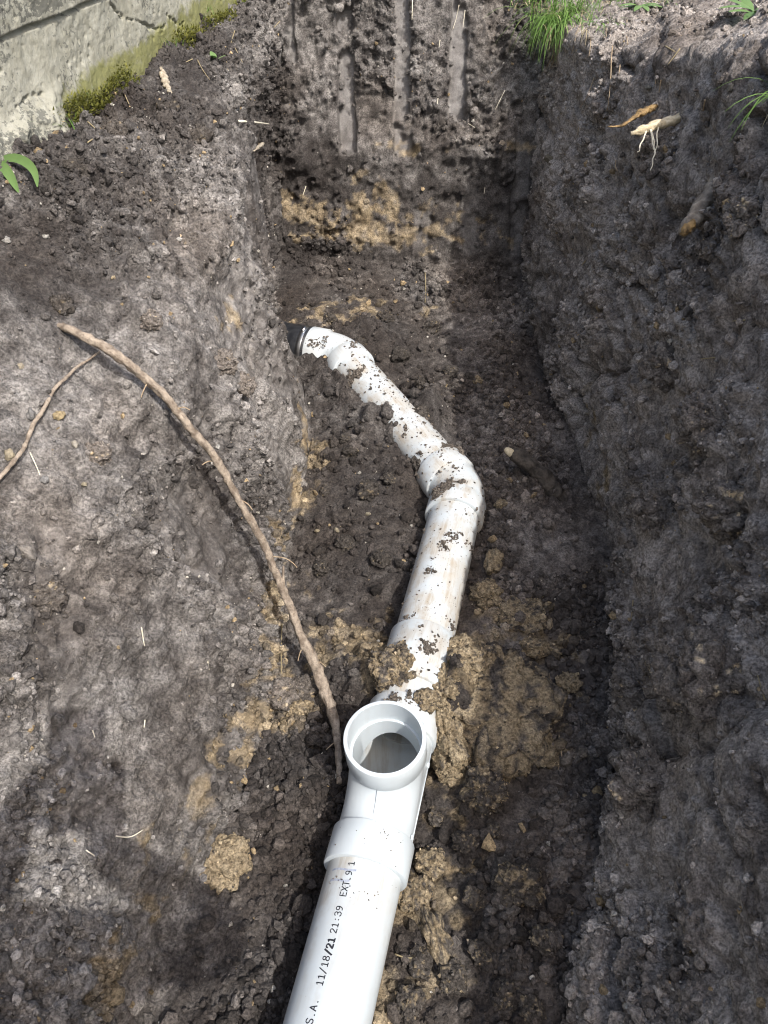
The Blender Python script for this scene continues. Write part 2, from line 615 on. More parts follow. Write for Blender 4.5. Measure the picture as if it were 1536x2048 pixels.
def build_ground():
    # rows
    Yf = [np.array([-40., -18., -8., -5.]), np.linspace(-3.4, -0.6, 24), np.linspace(-0.55, 0.10, 46)]
    n = 540
    u = np.linspace(0, 1, n)
    yy = u + 0.55 * u * u * 0.5
    yy = yy / yy[-1]
    Yf.append(0.105 + (2.235 - 0.105) * yy)
    front = np.concatenate(Yf)
    s = np.concatenate([[0], np.cumsum(np.hypot(*np.diff(BACK, axis=0).T))])
    us = np.linspace(0, s[-1], 232)[1:]
    yb = np.interp(us, s, BACK[:, 0])
    zb = np.interp(us, s, BACK[:, 1])
    far = np.array([2.9, 3.05, 3.2, 3.5, 4.0, 5., 8., 14., 25., 45.])
    Y = np.concatenate([front, yb, far])
    ZB = np.concatenate([np.full(len(front), -1.0), zb, np.full(len(far), .885)])
    # key tables on a dense Y axis, softened
    yd = np.linspace(-3.4, 3.4, 1361)
    sy = np.array([a for a, _ in ST])
    K = np.array([k for _, k in ST])
    K[:, 0:2, 1] -= 0.03
    K[:, 2, 1] -= 0.015
    K[2:6, 11, 1] -= 0.05
    K[-1, :3, 1] -= 0.04
    KX = np.stack([np.interp(yd, sy, K[:, i, 0]) for i in range(13)], 1)
    KZ = np.stack([np.interp(yd, sy, K[:, i, 1]) for i in range(13)], 1)
    for A in (KX, KZ):
        for i in range(13):
            w = 2 if 2 < i < 6 else 5 if i < 3 else 9
            pad = np.concatenate([np.full(w, A[0, i]), A[:, i], np.full(w, A[-1, i])])
            A[:, i] = np.convolve(pad, np.ones(2 * w + 1) / (2 * w + 1), 'valid')
    yc = np.clip(Y, -3.4, 3.4)
    RX = np.stack([np.interp(yc, yd, KX[:, i]) for i in range(13)], 1)
    RZ = np.stack([np.interp(yc, yd, KZ[:, i]) for i in range(13)], 1)
    # columns
    kk = np.concatenate([np.linspace(i, i + 1, m, endpoint=False) for i, m in enumerate(SEGC)] + [[12.0]])
    i0 = np.minimum(kk.astype(int), 11)
    f = kk - i0
    X = RX[:, i0] * (1 - f) + RX[:, i0 + 1] * f
    Z = RZ[:, i0] * (1 - f) + RZ[:, i0 + 1] * f
    for A in (X, Z):
        for w in (5, 5):
            pad = np.concatenate([np.repeat(A[:, :1], w, 1), A, np.repeat(A[:, -1:], w, 1)], 1)
            c = np.cumsum(np.concatenate([np.zeros((A.shape[0], 1)), pad], 1), 1)
            A[:] = (c[:, 2 * w + 1:] - c[:, :-2 * w - 1]) / (2 * w + 1)
    # far columns out to the horizon
    XL = X[:, :1] - np.array([[40., 18., 6., 1.5]])
    XR = X[:, -1:] + np.array([[.35, .8, 2., 6., 18., 40.]])
    ZL = np.repeat(Z[:, :1], 4, 1)
    drop = np.array([[.06, -.02, -.22, -.28, -.28, -.28]])
    ZR = Z[:, -1:] + drop
    X = np.concatenate([XL, X, XR], 1)
    Z = np.concatenate([ZL, Z, ZR], 1)
    kk = np.concatenate([[-4, -3, -2, -1], kk, [13, 14, 15, 16, 17, 18]])
    YY = np.repeat(Y[:, None], X.shape[1], 1)
    # end wall and softened corner
    zb2 = np.minimum(ZB[:, None], 0.735 + 0.15 * sstep(-0.36, -0.18, X))
    zb2 = np.where(ZB[:, None] < 0, -1.0, zb2)
    k = 0.03
    hgt = np.clip(k - np.abs(Z - zb2), 0, None) / k
    Z = np.where(zb2 > -0.5, np.maximum(Z, zb2) + hgt * hgt * k * 0.25, Z)
    shape = X.shape
    P = np.stack([X, YY, Z], 2).astype(np.float32)
    du = np.gradient(P, axis=1)
    dv = np.gradient(P, axis=0)
    N = np.cross(du, dv)
    N /= np.linalg.norm(N, axis=2, keepdims=True) + 1e-12
    P = P.reshape(-1, 3)
    N = N.reshape(-1, 3)
    KK = np.repeat(kk[None, :], shape[0], 0).ravel()
    BW = sstep(0.06, 0.16, np.repeat(ZB[:, None], shape[1], 1).ravel()) * sstep(4.6, 5.0, KK) * sstep(8.4, 8.0, KK)
    x, y, z = P[:, 0], P[:, 1], P[:, 2]

    left = sstep(2.2, 2.8, KK) * sstep(5.3, 4.9, KK) * (1 - BW)
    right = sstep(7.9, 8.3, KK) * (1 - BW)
    floor = sstep(4.8, 5.3, KK) * sstep(8.3, 7.9, KK) * (1 - BW)

    # large and middling form
    d = 0.020 * perlin(P, 5.5) * (1 - 0.55 * BW) * (1 - 0.5 * floor)
    n2 = fbm(P, 13.0, 2, 0.5, 5.0)
    d += 0.011 * n2 * (1 - 0.35 * floor)
    # slumped blocks on the right wall: big broken lumps with deep seams between them
    Pw = P + 0.035 * np.stack([perlin(P, 9, 1.), perlin(P, 9, 2.), perlin(P, 9, 3.)], 1)
    f1, f2, idd = worley(Pw, 6.5, 3.0)
    lump = (np.sqrt(np.clip(1.15 - f1 * f1, 0, 2)) - 0.75) * (0.5 + (idd % 17) / 17.0)
    seam = sstep(0.10, 0.0, f2 - f1)
    d += right * (0.046 * lump - 0.030 * seam * sstep(0.0, 0.35, perlin(P, 4.0, 9.0) + 0.18))
    d += left * sstep(2.6, 3.2, KK) * (0.010 * lump)
    # where the soil is crumbly and where it was wiped smooth by the bucket
    cr = sstep(-0.35, 0.45, perlin(P, 4.2, 31.0) + 0.35 * perlin(P, 12.0, 32.0))
    cut = left * sstep(3.0, 3.25, KK) * sstep(1.12, 1.28, y) * sstep(1.80, 1.77, y) * sstep(-0.25, 0.2, perlin(P, (7, 7, 3), 77.) + 0.30)
    cut2 = left * sstep(0.08, 0.40, perlin(P, (9., 4., 4.), 41.0)) * sstep(1.2, 1.0, y)
    slick = np.clip(0.62 * cut + 0.55 * cut2, 0, 1)
    flat_floor = floor * (0.25 + 0.75 * sstep(.08, .22, x)) * sstep(0.0, 0.4, perlin(P, 5.0, 51.0) + 0.1 - 0.2 * sstep(0.9, 1.4, y))
    # tooth marks of the bucket in the end wall
    tooth = np.zeros(len(P), np.float32)
    for tx, z0, z1, dep in ((-.275, .50, .80, .016), (-.106, .39, .90, .022), (.052, .44, .86, .018), (.212, .46, .86, .018),
                            (.115, .07, .24, .003), (.262, .08, .30, .003), (.06, .38, .47, .006), (.41, .10, .42, .003)):
        wx = tx + 0.006 * perlin(P, 6.0, tx * 50)
        half = 0.024 + 0.006 * perlin(P, 14.0, 8. + tx * 30) + 0.002 * perlin(P, 60.0, 9.)
        m = sstep(half + .003, half - .003, np.abs(x - wx)) * sstep(z0 - .012, z0 + .012, z) * sstep(z1 + .015, z1 - .01, z) * BW
        brk = sstep(-0.48, -0.22, perlin(P, (12, 12, 14), 61. + tx * 9) + .25 * perlin(P, 50., 64.))
        m = m * (1.0 if dep > .0045 else .55)
        tooth = np.maximum(tooth, m * brk)
        d = d * (1 - 0.75 * m * brk) - dep * m * brk
        lip = sstep(.012, .0, np.abs(x - wx - half - .006)) * sstep(z0 - .01, z0 + .02, z) * sstep(z1 + .02, z1 - .01, z) * BW
        d -= 0.010 * lip * brk * sstep(-.1, .3, perlin(P, (9, 9, 20), 63. + tx))
    d *= 1 - 0.0 * tooth
    slick = np.clip(slick + tooth + 0.55 * flat_floor, 0, 1)
    wall_rag = BW * (1 - tooth)
    # ledge and hollow of the end wall
    d += wall_rag * 0.030 * (0.6 + 0.8 * perlin(P, 9., 73.)) * np.exp(-((z - 0.385 - 0.07 * perlin(P, 6, 71.)) / 0.035) ** 2)
    d -= wall_rag * 0.018 * np.exp(-((z - 0.27) / 0.06) ** 2) * sstep(.15, -.1, x)
    d += wall_rag * (0.016 * lump + 0.012 * perlin(P, 24., 171.)) * sstep(.40, .30, z)
    d += wall_rag * 0.022 * np.exp(-((z - 0.12 - 0.03 * perlin(P, 7, 72.)) / 0.05) ** 2)

    rag = (1 - 0.86 * slick) * (0.45 + 0.75 * cr) * (1 + 0.35 * left + 0.35 * BW + 0.2 * right)
    # clods, broken crumb, grains
    Pc = P + 0.010 * np.stack([perlin(P, 40, 11.), perlin(P, 40, 12.), perlin(P, 40, 13.)], 1)
    f1, f2, idd = worley(Pc, 27.0, 7.0)
    clod = np.sqrt(np.clip(0.62 - f1 * f1, 0, 1)) * (((idd * 7) % 23) / 23.0) ** 1.5
    d += 0.022 * rag * clod
    d += 0.0085 * rag * (1 - np.abs(perlin(P, 31.0, 81.)) * 2.2)
    Pc = P + 0.004 * np.stack([perlin(P, 95, 14.), perlin(P, 95, 15.), perlin(P, 95, 16.)], 1)
    g1, g2, idg = worley(Pc, 72.0, 9.0)
    d += 0.0100 * rag * np.sqrt(np.clip(0.6 - g1 * g1, 0, 1)) * (0.25 + 0.75 * ((idg * 5) % 19) / 19.0)
    h1, h2, idh = worley(P, 165.0, 19.0)
    d += 0.0048 * (0.25 + 0.75 * rag) * np.sqrt(np.clip(0.6 - h1 * h1, 0, 1)) * (((idh * 3) % 13) / 13.0)
    d += 0.0028 * rag * perlin(P, 110.0, 91.)
    # wiping streaks on smooth faces
    d += slick * (1 - floor) * (0.0026 * perlin(P, (70, 70, 6), 93.) + 0.0016 * perlin(P, 55., 94.) - 0.003 * sstep(.1, .0, np.abs(perlin(P, 13., 95.))))

    # the cut corner where the left wall ends stays crisp
    d *= 1 - 0.6 * left * sstep(3.0, 3.2, KK) * sstep(1.66, 1.72, y) * sstep(1.86, 1.80, y)
    dist, side, run = pipe_distance(x.astype(np.float64), y.astype(np.float64))
    s_ = dist * side
    zone = floor * sstep(0.30, 0.22, dist)
    Q = P + N * d[:, None]
    # soil heaped against and over the pipe, in places
    ragn = 0.6 * perlin(P, 38., 101.) + 0.8 * perlin(P, 16., 102.) + 0.35 * perlin(P, 90., 103.)
    add = np.zeros(len(P), np.float64)
    # (X, Y, height, radius)
    for hx, hy, hh, hr in ((.00, 1.49, .058, .075), (-.105, 1.63, .055, .085), (-.05, 1.40, .030, .12), (.045, 1.32, .040, .06), (-.17, 1.76, .030, .08),
                           (.10, 1.535, .072, .042), (.12, 1.62, .05, .06), (.23, 1.42, .015, .10), (-.06, 1.90, .045, .08), (-.02, 1.84, .035, .07), (-.2, 1.95, .02, .08),
                           (-.015, .775, .066, .058), (.112, .79, .058, .05), (-.06, .83, .030, .08), (.11, .715, .050, .05), (.15, .72, .030, .10),
                           (.05, 1.05, .018, .07), (.02, 1.15, .022, .08), (.24, 1.18, .015, .06)):
        add += hh * np.exp(-((x - hx) ** 2 + (y - hy) ** 2) / hr ** 2)
    Q[:, 2] += floor * add * (1 + 0.42 * ragn)
    # floor well below the near pipe
    under = np.exp(-(s_ / .09) ** 2) * sstep(.62, .5, y)
    Q[:, 2] -= floor * under * 0.016
    # keep the tee clear
    clear = floor * np.maximum(sstep(.085, .06, dist) * sstep(.67, .64, y), sstep(.056, .050, dist) * sstep(.80, .77, y))
    Q[:, 2] = np.where(clear > 0, Q[:, 2] * (1 - clear) + np.minimum(Q[:, 2], -.004) * clear, Q[:, 2])

    # colour fields: clay, dry crumb, wiped, lightening of the shaded right side
    clay = np.zeros(len(P), np.float64)
    blobs = []
    for px, py, pz, r, a in ((715, 1290, .03, .085, 1.0), (650, 1240, .02, .06, .6), (745, 1215, .02, .07, .5), (800, 1340, .08, .07, 1.), (1000, 1390, .03, .13, .75), (1035, 1255, .02, .075, .75), (975, 1205, .02, .04, .9),
                             (960, 1290, .03, .05, .9), (1120, 1290, .01, .05, .5), (1060, 1470, .02, .08, .6), (870, 1560, .02, .06, .7), (835, 1800, .0, .055, .65), (880, 1900, .0, .06, .5), (920, 1700, .0, .05, .4), (600, 1190, .02, .05, .5), (590, 1420, .01, .05, .55),
                             (620, 1060, .02, .04, .2), (690, 1000, .02, .03, .3), (750, 2000, .0, .06, .5),
                             (560, 1330, .06, .050, 1.0), (540, 1200, .09, .055, .95), (545, 1080, .12, .06, .8), (505, 1420, .05, .045, 1.0), (480, 1500, .05, .040, .9), (415, 1600, .10, .035, .75), (350, 1690, .14, .04, .7), (320, 1600, .20, .03, .3),
                             (235, 1960, .12, .05, .85), (220, 1880, .14, .04, .6), (610, 900, .06, .06, .85), (590, 830, .10, .06, .6), (560, 760, .14, .05, .5), (600, 990, .05, .05, .9),
                             (455, 630, .45, .035, 1.0), (450, 690, .40, .03, .5), (440, 640, .47, .03, .5),
                             (1180, 850, .10, .06, .55), (1235, 970, .08, .045, .75), (1165, 780, .15, .05, .45), (1150, 740, .2, .04, .35), (1100, 330, .5, .03, .5), (1300, 960, .2, .04, .35),
                             (640, 620, .10, .10, .45), (720, 600, .09, .10, .40), (850, 600, .09, .08, .35), (600, 640, .1, .06, .5), (700, 860, .05, .05, .12), (880, 700, .06, .07, .22)):
        c = at_z(px, py, pz)
        blobs.append((c, r, a))
    for c, r, a in blobs:
        q = ((Q - c) ** 2).sum(1) / (r * r)
        clay = np.maximum(clay, a * np.exp(-q * 0.9))
    bandz = np.exp(-((z - .205 + .12 * (x + .1) - .07 * perlin(P, 6, 111.)) / .085) ** 2) * BW
    clay = np.maximum(clay, bandz * (0.52 * sstep(.24, .02, x) + 0.27))
    footband = left * np.exp(-((z - .075 - .03 * perlin(P, 8., 161.)) / .06) ** 2) * sstep(1.75, 1.5, y)
    clay = np.maximum(clay, 0.42 * footband * np.clip(.7 + .9 * perlin(P, 6., 162.), 0, 1.3))
    clay = np.maximum(clay, 0.30 * BW * np.exp(-((z - .40) / .03) ** 2) * sstep(-.12, .0, x))
    big = perlin(P, 5.0, 121.)
    mid = fbm(P, 36., 3, .75, 122.) * .92
    cn = fbm(P, 21., 4, .62, 125.)
    dry = 0.50 + 0.32 * big
    dry += 0.20 * left * sstep(0.2, -0.3, perlin(P, 3.0, 33.)) - 0.20 * slick + 0.16 * left
    dry += 0.20 * BW * sstep(.36, .46, z) - 0.14 * BW * sstep(.36, .30, z)
    dry += -0.24 * floor + 0.26 * floor * sstep(.05, .25, x) + 0.34 * right * sstep(.95, .45, z) + 0.22 * right * sstep(.55, .75, z)  # right side: drier upper bank, plus colour lightened against its shade
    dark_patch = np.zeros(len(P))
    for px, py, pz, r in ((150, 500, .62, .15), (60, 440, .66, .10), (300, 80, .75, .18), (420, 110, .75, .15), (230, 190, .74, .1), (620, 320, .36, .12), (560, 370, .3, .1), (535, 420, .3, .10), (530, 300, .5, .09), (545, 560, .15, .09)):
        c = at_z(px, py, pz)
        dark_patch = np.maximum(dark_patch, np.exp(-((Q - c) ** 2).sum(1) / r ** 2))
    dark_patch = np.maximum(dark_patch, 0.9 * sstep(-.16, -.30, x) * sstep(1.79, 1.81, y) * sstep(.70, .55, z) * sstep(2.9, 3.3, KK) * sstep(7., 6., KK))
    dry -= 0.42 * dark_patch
    dryf = np.clip(dry + 0.36 * mid, 0, 1)
    ramp_x = [0.0, 0.35, 0.6, 0.85, 1.0]
    tint = np.stack([np.interp(dryf, ramp_x, c) for c in ((.043, .076, .126, .205, .268), (.037, .068, .115, .190, .250), (.034, .063, .107, .177, .234))], 1)
    shade_lift = (0.38 * right + 0.22 * floor * sstep(.10, .28, x))[:, None]  # soil colour made paler and warmer to brighten the shaded right side
    tint = tint * (1 + shade_lift * np.array([1.05, .90, .76]))
    brown = np.clip(0.5 * floor + 0.9 * perlin(P, 7., 131.), 0, 1)[:, None]
    tw = (tooth * np.clip(.75 + .5 * perlin(P, (40, 40, 9), 151.), 0, 1))[:, None]
    tint = tint * (1 - tw) + np.array([.205, .193, .183]) * tw
    tint = tint * (1 - brown * np.array([0.0, 0.06, 0.12]))
    cm = sstep(.34, .62, 0.92 * clay + 0.52 * cn * sstep(.02, .25, clay))
    cv = np.clip(0.5 + 0.5 * mid + 0.3 * big, 0, 1)[:, None]
    ccol = np.array([.19, .143, .086]) * (1 - cv) + np.array([.37, .298, .198]) * cv
    ccol = ccol * np.clip(.95 + .45 * fbm(P, 60., 2, .6, 181.), .55, 1.25)[:, None]
    cm = cm * np.clip(.80 + .5 * perlin(P, 45., 182.), .25, 1.0)
    tint = tint * (1 - cm[:, None]) + ccol * cm[:, None]
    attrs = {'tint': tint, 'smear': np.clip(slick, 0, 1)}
    rws, cls = shape
    idx = np.arange(rws * cls).reshape(shape)
    F = np.stack([idx[:-1, :-1].ravel(), idx[:-1, 1:].ravel(), idx[1:, 1:].ravel(), idx[1:, :-1].ravel()], 1)
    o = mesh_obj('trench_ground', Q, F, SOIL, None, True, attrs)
    tag(o, 'dark moist soil of the open trench with its banks, walls and floor', None, None, 'structure')
    # normals of the finished sheet
    G = Q.reshape(rws, cls, 3)
    NN = np.cross(np.gradient(G, axis=1), np.gradient(G, axis=0))
    NN /= np.linalg.norm(NN, axis=2, keepdims=True) + 1e-12
    area = np.linalg.norm(np.cross(np.gradient(G, axis=1), np.gradient(G, axis=0)), axis=2).ravel()
    return dict(P=Q, N=NN.reshape(-1, 3), area=area, clay=cm, tint=tint, cr=cr, slick=attrs['smear'], floor=floor, left=left, right=right, bw=BW, kk=KK, dist=dist)


GR = build_ground()
GU, GV, GD = project(GR['P'])
ok = (GD > 0.2) & (GU > -250) & (GU < 1800) & (GV > -250) & (GV < 2300)
VIS = np.nonzero(ok)[0]
GU, GV, GD = GU[VIS], GV[VIS], GD[VIS]


def surf(x, y, r=5.0):
    """the ground point that is seen at a place of the picture, and its normal"""
    while True:
        m = np.nonzero((np.abs(GU - x) < r) & (np.abs(GV - y) < r))[0]
        if len(m) > 2:
            break
        r *= 1.6
    near = GD[m].min()
    k = m[(GD[m] < near + 0.05)]
    j = k[np.argmin((GU[k] - x) ** 2 + (GV[k] - y) ** 2)]
    i = VIS[j]
    return GR['P'][i].astype(np.float64), GR['N'][i].astype(np.float64), float(GD[j])


# ------------------------------------------------------------------ the concrete foundation
def build_foundation():
    ys = np.concatenate([np.linspace(-2.5, 1.15, 12), np.linspace(1.20, 2.70, 560), np.linspace(2.8, 5.0, 8)])
    zs = np.concatenate([np.linspace(.45, .67, 5), np.linspace(.68, 1.06, 150), np.linspace(1.08, 1.45, 6)])
    Y, Z = np.meshgrid(ys, zs)
    X = conc_x(Y)
    nrm = np.array([0.9787, -0.2055, 0.0])
    P = np.stack([X, Y, Z], 2).reshape(-1, 3)
    y, z = P[:, 1], P[:, 2]

    def on_wall(px, py):
        d = ray(px, py)
        t = (-0.895 - (CAM[0] - 0.21 * CAM[1])) / (d[0] - 0.21 * d[1])
        q = CAM + d * t
        return np.array([q[1], q[2]])
    d = 0.006 * fbm(P, 6., 3) + 0.0016 * fbm(P, 45., 3, .6)
    pit = worley(P, 48., 3.)[0]
    d -= 0.004 * sstep(.22, .10, pit) * sstep(0., .4, perlin(P, 9., 4.))
    # form-board joint
    gz = .887 + .004 * perlin(P, 7., 6.)
    d -= 0.012 * sstep(.0058, .0012, np.abs(z - gz)) * (0.8 + 0.4 * perlin(P, 30., 7.))
    d += 0.007 * sstep(gz, gz + .004, z) - 0.0

    def seg_dist(a, b):
        ab = b - a
        L = np.dot(ab, ab)
        t = np.clip(((y - a[0]) * ab[0] + (z - a[1]) * ab[1]) / L, 0, 1)
        return np.hypot(y - a[0] - t * ab[0], z - a[1] - t * ab[1])
    jog = 0.006 * perlin(P, 60., 8.) + 0.004 * perlin(P, 140., 8.5)
    for line in ([(212, -4), (232, 20), (252, 38), (268, 40), (285, 46), (302, 53), (314, 59), (326, 54), (332, 50)], [(333, 31), (342, 38), (352, 46), (358, 54)], [(358, 54), (366, 44)],
                 [(-10, 150), (12, 140)], [(30, 215), (60, 190), (80, 186)]):
        pts = [on_wall(*q) for q in line]
        for a, b in zip(pts[:-1], pts[1:]):
            d -= 0.008 * sstep(.0026, .0006, np.abs(seg_dist(a, b) + jog * .9))
    # rough broken footing at the near end
    low = sstep(.80, .76, z + .02 * perlin(P, 15., 9.)) * sstep(1.60, 1.40, y)
    d += low * (.020 + .018 * fbm(P, 22., 3))
    P = P + nrm * d[:, None]
    algae = 0.8 * sstep(.060, .0, z - .765 - .05 * (y - 1.5) * sstep(1.5, 2.6, y)) * sstep(1.35, 1.62, y) * 0.95
    grime = np.clip(sstep(gz + .002, gz + .02, z) + 0.75 * sstep(1.50, 1.30, y) + 0.35 * low, 0, 1)
    ny, nz = len(ys), len(zs)
    idx = np.arange(nz * ny).reshape(nz, ny)
    F = np.stack([idx[:-1, :-1].ravel(), idx[:-1, 1:].ravel(), idx[1:, 1:].ravel(), idx[1:, :-1].ravel()], 1)
    V = P
    # top and back so that it is a solid wall
    top = idx[-1]
    bk = P[top] - nrm * 0.25
    bk2 = bk.copy()
    bk2[:, 2] = .45
    n0 = len(V)
    V = np.concatenate([V, bk, bk2])
    a = n0 + np.arange(ny)
    b = a + ny
    F2 = np.concatenate([np.stack([top[:-1], top[1:], a[1:], a[:-1]], 1), np.stack([a[:-1], a[1:], b[1:], b[:-1]], 1)])
    F = np.concatenate([F, F2])
    z2 = np.zeros(2 * ny)
    o = mesh_obj('foundation_wall', V, F, CONC, None, True, {'algae': np.concatenate([algae, z2]), 'grime': np.concatenate([grime, z2])})
    tag(o, 'weathered cracked concrete foundation wall with green algae along its foot', 'wall')


build_foundation()

# ------------------------------------------------------------------ the pipe line
line_root = empty('drain_pipe', tuple(near_line(0.58)))
tag(line_root, 'white plastic drain pipe with tee and bends lying on the trench floor', 'pipe')


def lathe(axis0, axis_dir, prof, seg=72, up=(0, 0, 1)):
    """prof: (s, r) along the axis; returns verts, quads, along, around"""
    a = np.array(axis_dir, float)
    a /= np.linalg.norm(a)
    u = np.array(up, float) - a * np.dot(up, a)
    if np.linalg.norm(u) < 1e-6:
        u = np.array([1., 0, 0]) - a * a[0]
    u /= np.linalg.norm(u)
    w = np.cross(a, u)
    th = np.linspace(0, 2 * math.pi, seg, endpoint=False)
    V, al, ar = [], [], []
    for s, r in prof:
        V.append(np.array(axis0) + a * s + r * (np.cos(th)[:, None] * u + np.sin(th)[:, None] * w))
        al.append(np.full(seg, s))
        ar.append(np.sin(th) * r)
    F = []
    for i in range(len(prof) - 1):
        k = np.arange(seg)
        F.append(np.stack([i * seg + k, i * seg + (k + 1) % seg, (i + 1) * seg + (k + 1) % seg, (i + 1) * seg + k], 1))
    return np.concatenate(V), np.concatenate(F), np.concatenate(al), np.concatenate(ar)


def pipe_part(name, p0, p1, dirt, parent, r=PR, label=None, n=24):
    d = np.array(p1) - np.array(p0)
    L = np.linalg.norm(d)
    prof = [(0, r - .004), (0, r)] + [(L * k / n, r) for k in range(1, n)] + [(L, r), (L, r - .004), (0, r - .004)]
    V, F, al, ar = lathe(p0, d, prof)
    dv = np.interp(al, np.linspace(0, L, len(dirt)), dirt)
    o = mesh_obj(name, V, F, PVC, parent, True, {'dirt': dv, 'along': al, 'around': ar})
    o.data.set_sharp_from_angle(angle=math.radians(40))
    if label:
        o['label'] = label
    return o


def hub_prof(s0, s1, R, r, bev=.002):
    return [(s0, r), (s0, R - bev), (s0 + bev * .35, R - bev * .35), (s0 + bev, R), (s1 - bev, R), (s1 - bev * .35, R - bev * .35), (s1, R - bev), (s1, r), (s0, r)]


def hub_part(name, p0, d, s0, s1, R, dirt, parent, r=None):
    V, F, al, ar = lathe(p0, d, hub_prof(s0, s1, R, (r if r else PR - .002)))
    o = mesh_obj(name, V, F, PVC, parent, True, {'dirt': np.full(len(V), dirt), 'along': al + p0[1], 'around': ar})
    o.data.set_sharp_from_angle(angle=math.radians(40))
    return o


TEE = near_line(0.586)
hd = np.array(HEAD)
t_near = TEE - hd * 0.152
near_pipe = pipe_part('pipe_section', near_line(-1.2), t_near + hd * .05, [0.1, 0.1, 0.1, 0.1, 0.1, 0.1, .10, .12, .2, .85], line_root, label='clean white pipe with printed date running up to the tee')
cpl = near_line(0.79)
mid_pipe = pipe_part('pipe_section', TEE + hd * 0.09, E1 - hd * .055, [.8, .9, 1.0, 1.0, 1.0, .9], line_root, label='soil stained white pipe between tee and bend')
d12 = (E2 - E1) / np.linalg.norm(E2 - E1)
far_pipe = pipe_part('pipe_section', E1 + d12 * .055, E2 - d12 * .05, [1.0, 1.0, 1.0, .8], line_root, label='white pipe half covered in dark soil between the two bends')
d23 = (E3 - E2) / np.linalg.norm(E3 - E2)
stub = pipe_part('pipe_section', E2 + d23 * .05, E3 + d23 * .1, [.3, .3], line_root)


def coupling(p, d, s0, s1, R, dirt):
    return hub_part('pipe_coupling', p, d, s0, s1, R, dirt, line_root)


coupling(cpl, hd, -0.055, 0.060, .0605, .8)


def bend(name, E, da, db, lab, dirt, Rh=.0620, Rb=.0566, arm=.035, hub=.052):
    """an elbow: swept middle with a hub at each end"""
    p0 = E - da * arm
    p3 = E + db * arm
    n = 14
    tt = np.linspace(0, 1, n)[:, None]
    path = (1 - tt) ** 2 * p0 + 2 * tt * (1 - tt) * E + tt ** 2 * p3
    path = np.concatenate([[p0 - da * .02], path, [p3 + db * .02]])
    V, F = tube(path, Rb, 64, False)
    al = np.repeat(np.linspace(0, .12, len(path)), 64)
    ar = np.tile(np.sin(np.linspace(0, 2 * math.pi, 64, endpoint=False)) * Rb, len(path))
    o = mesh_obj(name, V, F, PVC, line_root, True, {'dirt': np.full(len(V), dirt), 'along': al, 'around': ar})
    o['label'] = lab
    hub_part('hub', p0, -da, 0.004, hub, Rh, dirt, o, Rb - .003)
    hub_part('hub', p3, db, 0.004, hub, Rh, dirt, o, Rb - .003)
    return o


bend('elbow_fitting', E1, hd, d12, 'soil flecked white bend where the pipe turns left', .95)
bend('elbow_fitting', E2, d12, d23, 'white bend beside the black rubber coupling', .35, arm=.036, hub=.050)

# rubber coupling and its clamp, half inside the bank
rc0 = E2 + d23 * .083
V, F, al, ar = lathe(rc0, d23, [(0, PR), (0, .0585), (.003, .0605), (.045, .0605), (.05, .0585), (.085, .0585), (.09, .0605), (.135, .0605), (.137, PR)])
rc = mesh_obj('rubber_coupling', V, F, RUBBER, line_root)
rc.data.set_sharp_from_angle(angle=math.radians(40))
rc['label'] = 'black rubber coupling entering the left bank'
V, F, al, ar = lathe(rc0, d23, hub_prof(.010, .024, .0622, .0600, .0008))
mesh_obj('clamp_band', V, F, STEEL, rc)
sc = rc0 + d23 * .017 + np.array([0, 0, .062])
side = np.cross(d23, [0, 0, 1.])
V, F = tube([sc - side * .016, sc + side * .016], .0045, 10)
mesh_obj('clamp_screw', V, F, STEEL, rc)


# the tee: outer bodies joined, bores cut out
def tmp_mesh(V, F):
    me = bpy.data.meshes.new('tmp')
    me.from_pydata([tuple(map(float, v)) for v in V], [], [tuple(map(int, f)) for f in F])
    bm = bmesh.new()
    bm.from_mesh(me)
    bmesh.ops.remove_doubles(bm, verts=bm.verts, dist=1e-6)
    bmesh.ops.holes_fill(bm, edges=[e for e in bm.edges if e.is_boundary], sides=0)
    bmesh.ops.recalc_face_normals(bm, faces=bm.faces)
    bm.to_mesh(me)
    bm.free()
    o = bpy.data.objects.new('tmp', me)
    COL.objects.link(o)
    return o


def solid(axis0, d, prof, seg=72):
    V, F, _, _ = lathe(axis0, d, prof, seg)
    n = len(prof)
    F = [tuple(f) for f in F] + [tuple(range(seg))[::-1], tuple(range((n - 1) * seg, n * seg))]
    return tmp_mesh(V, F)


def hub_solid(p, d, s0, s1, R, b=.002):
    return solid(p, d, [(s0, R - b), (s0 + b * .35, R - b * .35), (s0 + b, R), (s1 - b, R), (s1 - b * .35, R - b * .35), (s1, R - b)])


def boolean(a, others, op):
    for b in others:
        m = a.modifiers.new('b', 'BOOLEAN')
        m.operation = op
        m.solver = 'EXACT'
        m.object = b
    dg = bpy.context.evaluated_depsgraph_get()
    me = bpy.data.meshes.new_from_object(a.evaluated_get(dg))
    a.modifiers.clear()
    old = a.data
    a.data = me
    bpy.data.meshes.remove(old)
    for b in others:
        me2 = b.data
        bpy.data.objects.remove(b)
        bpy.data.meshes.remove(me2)
    return a


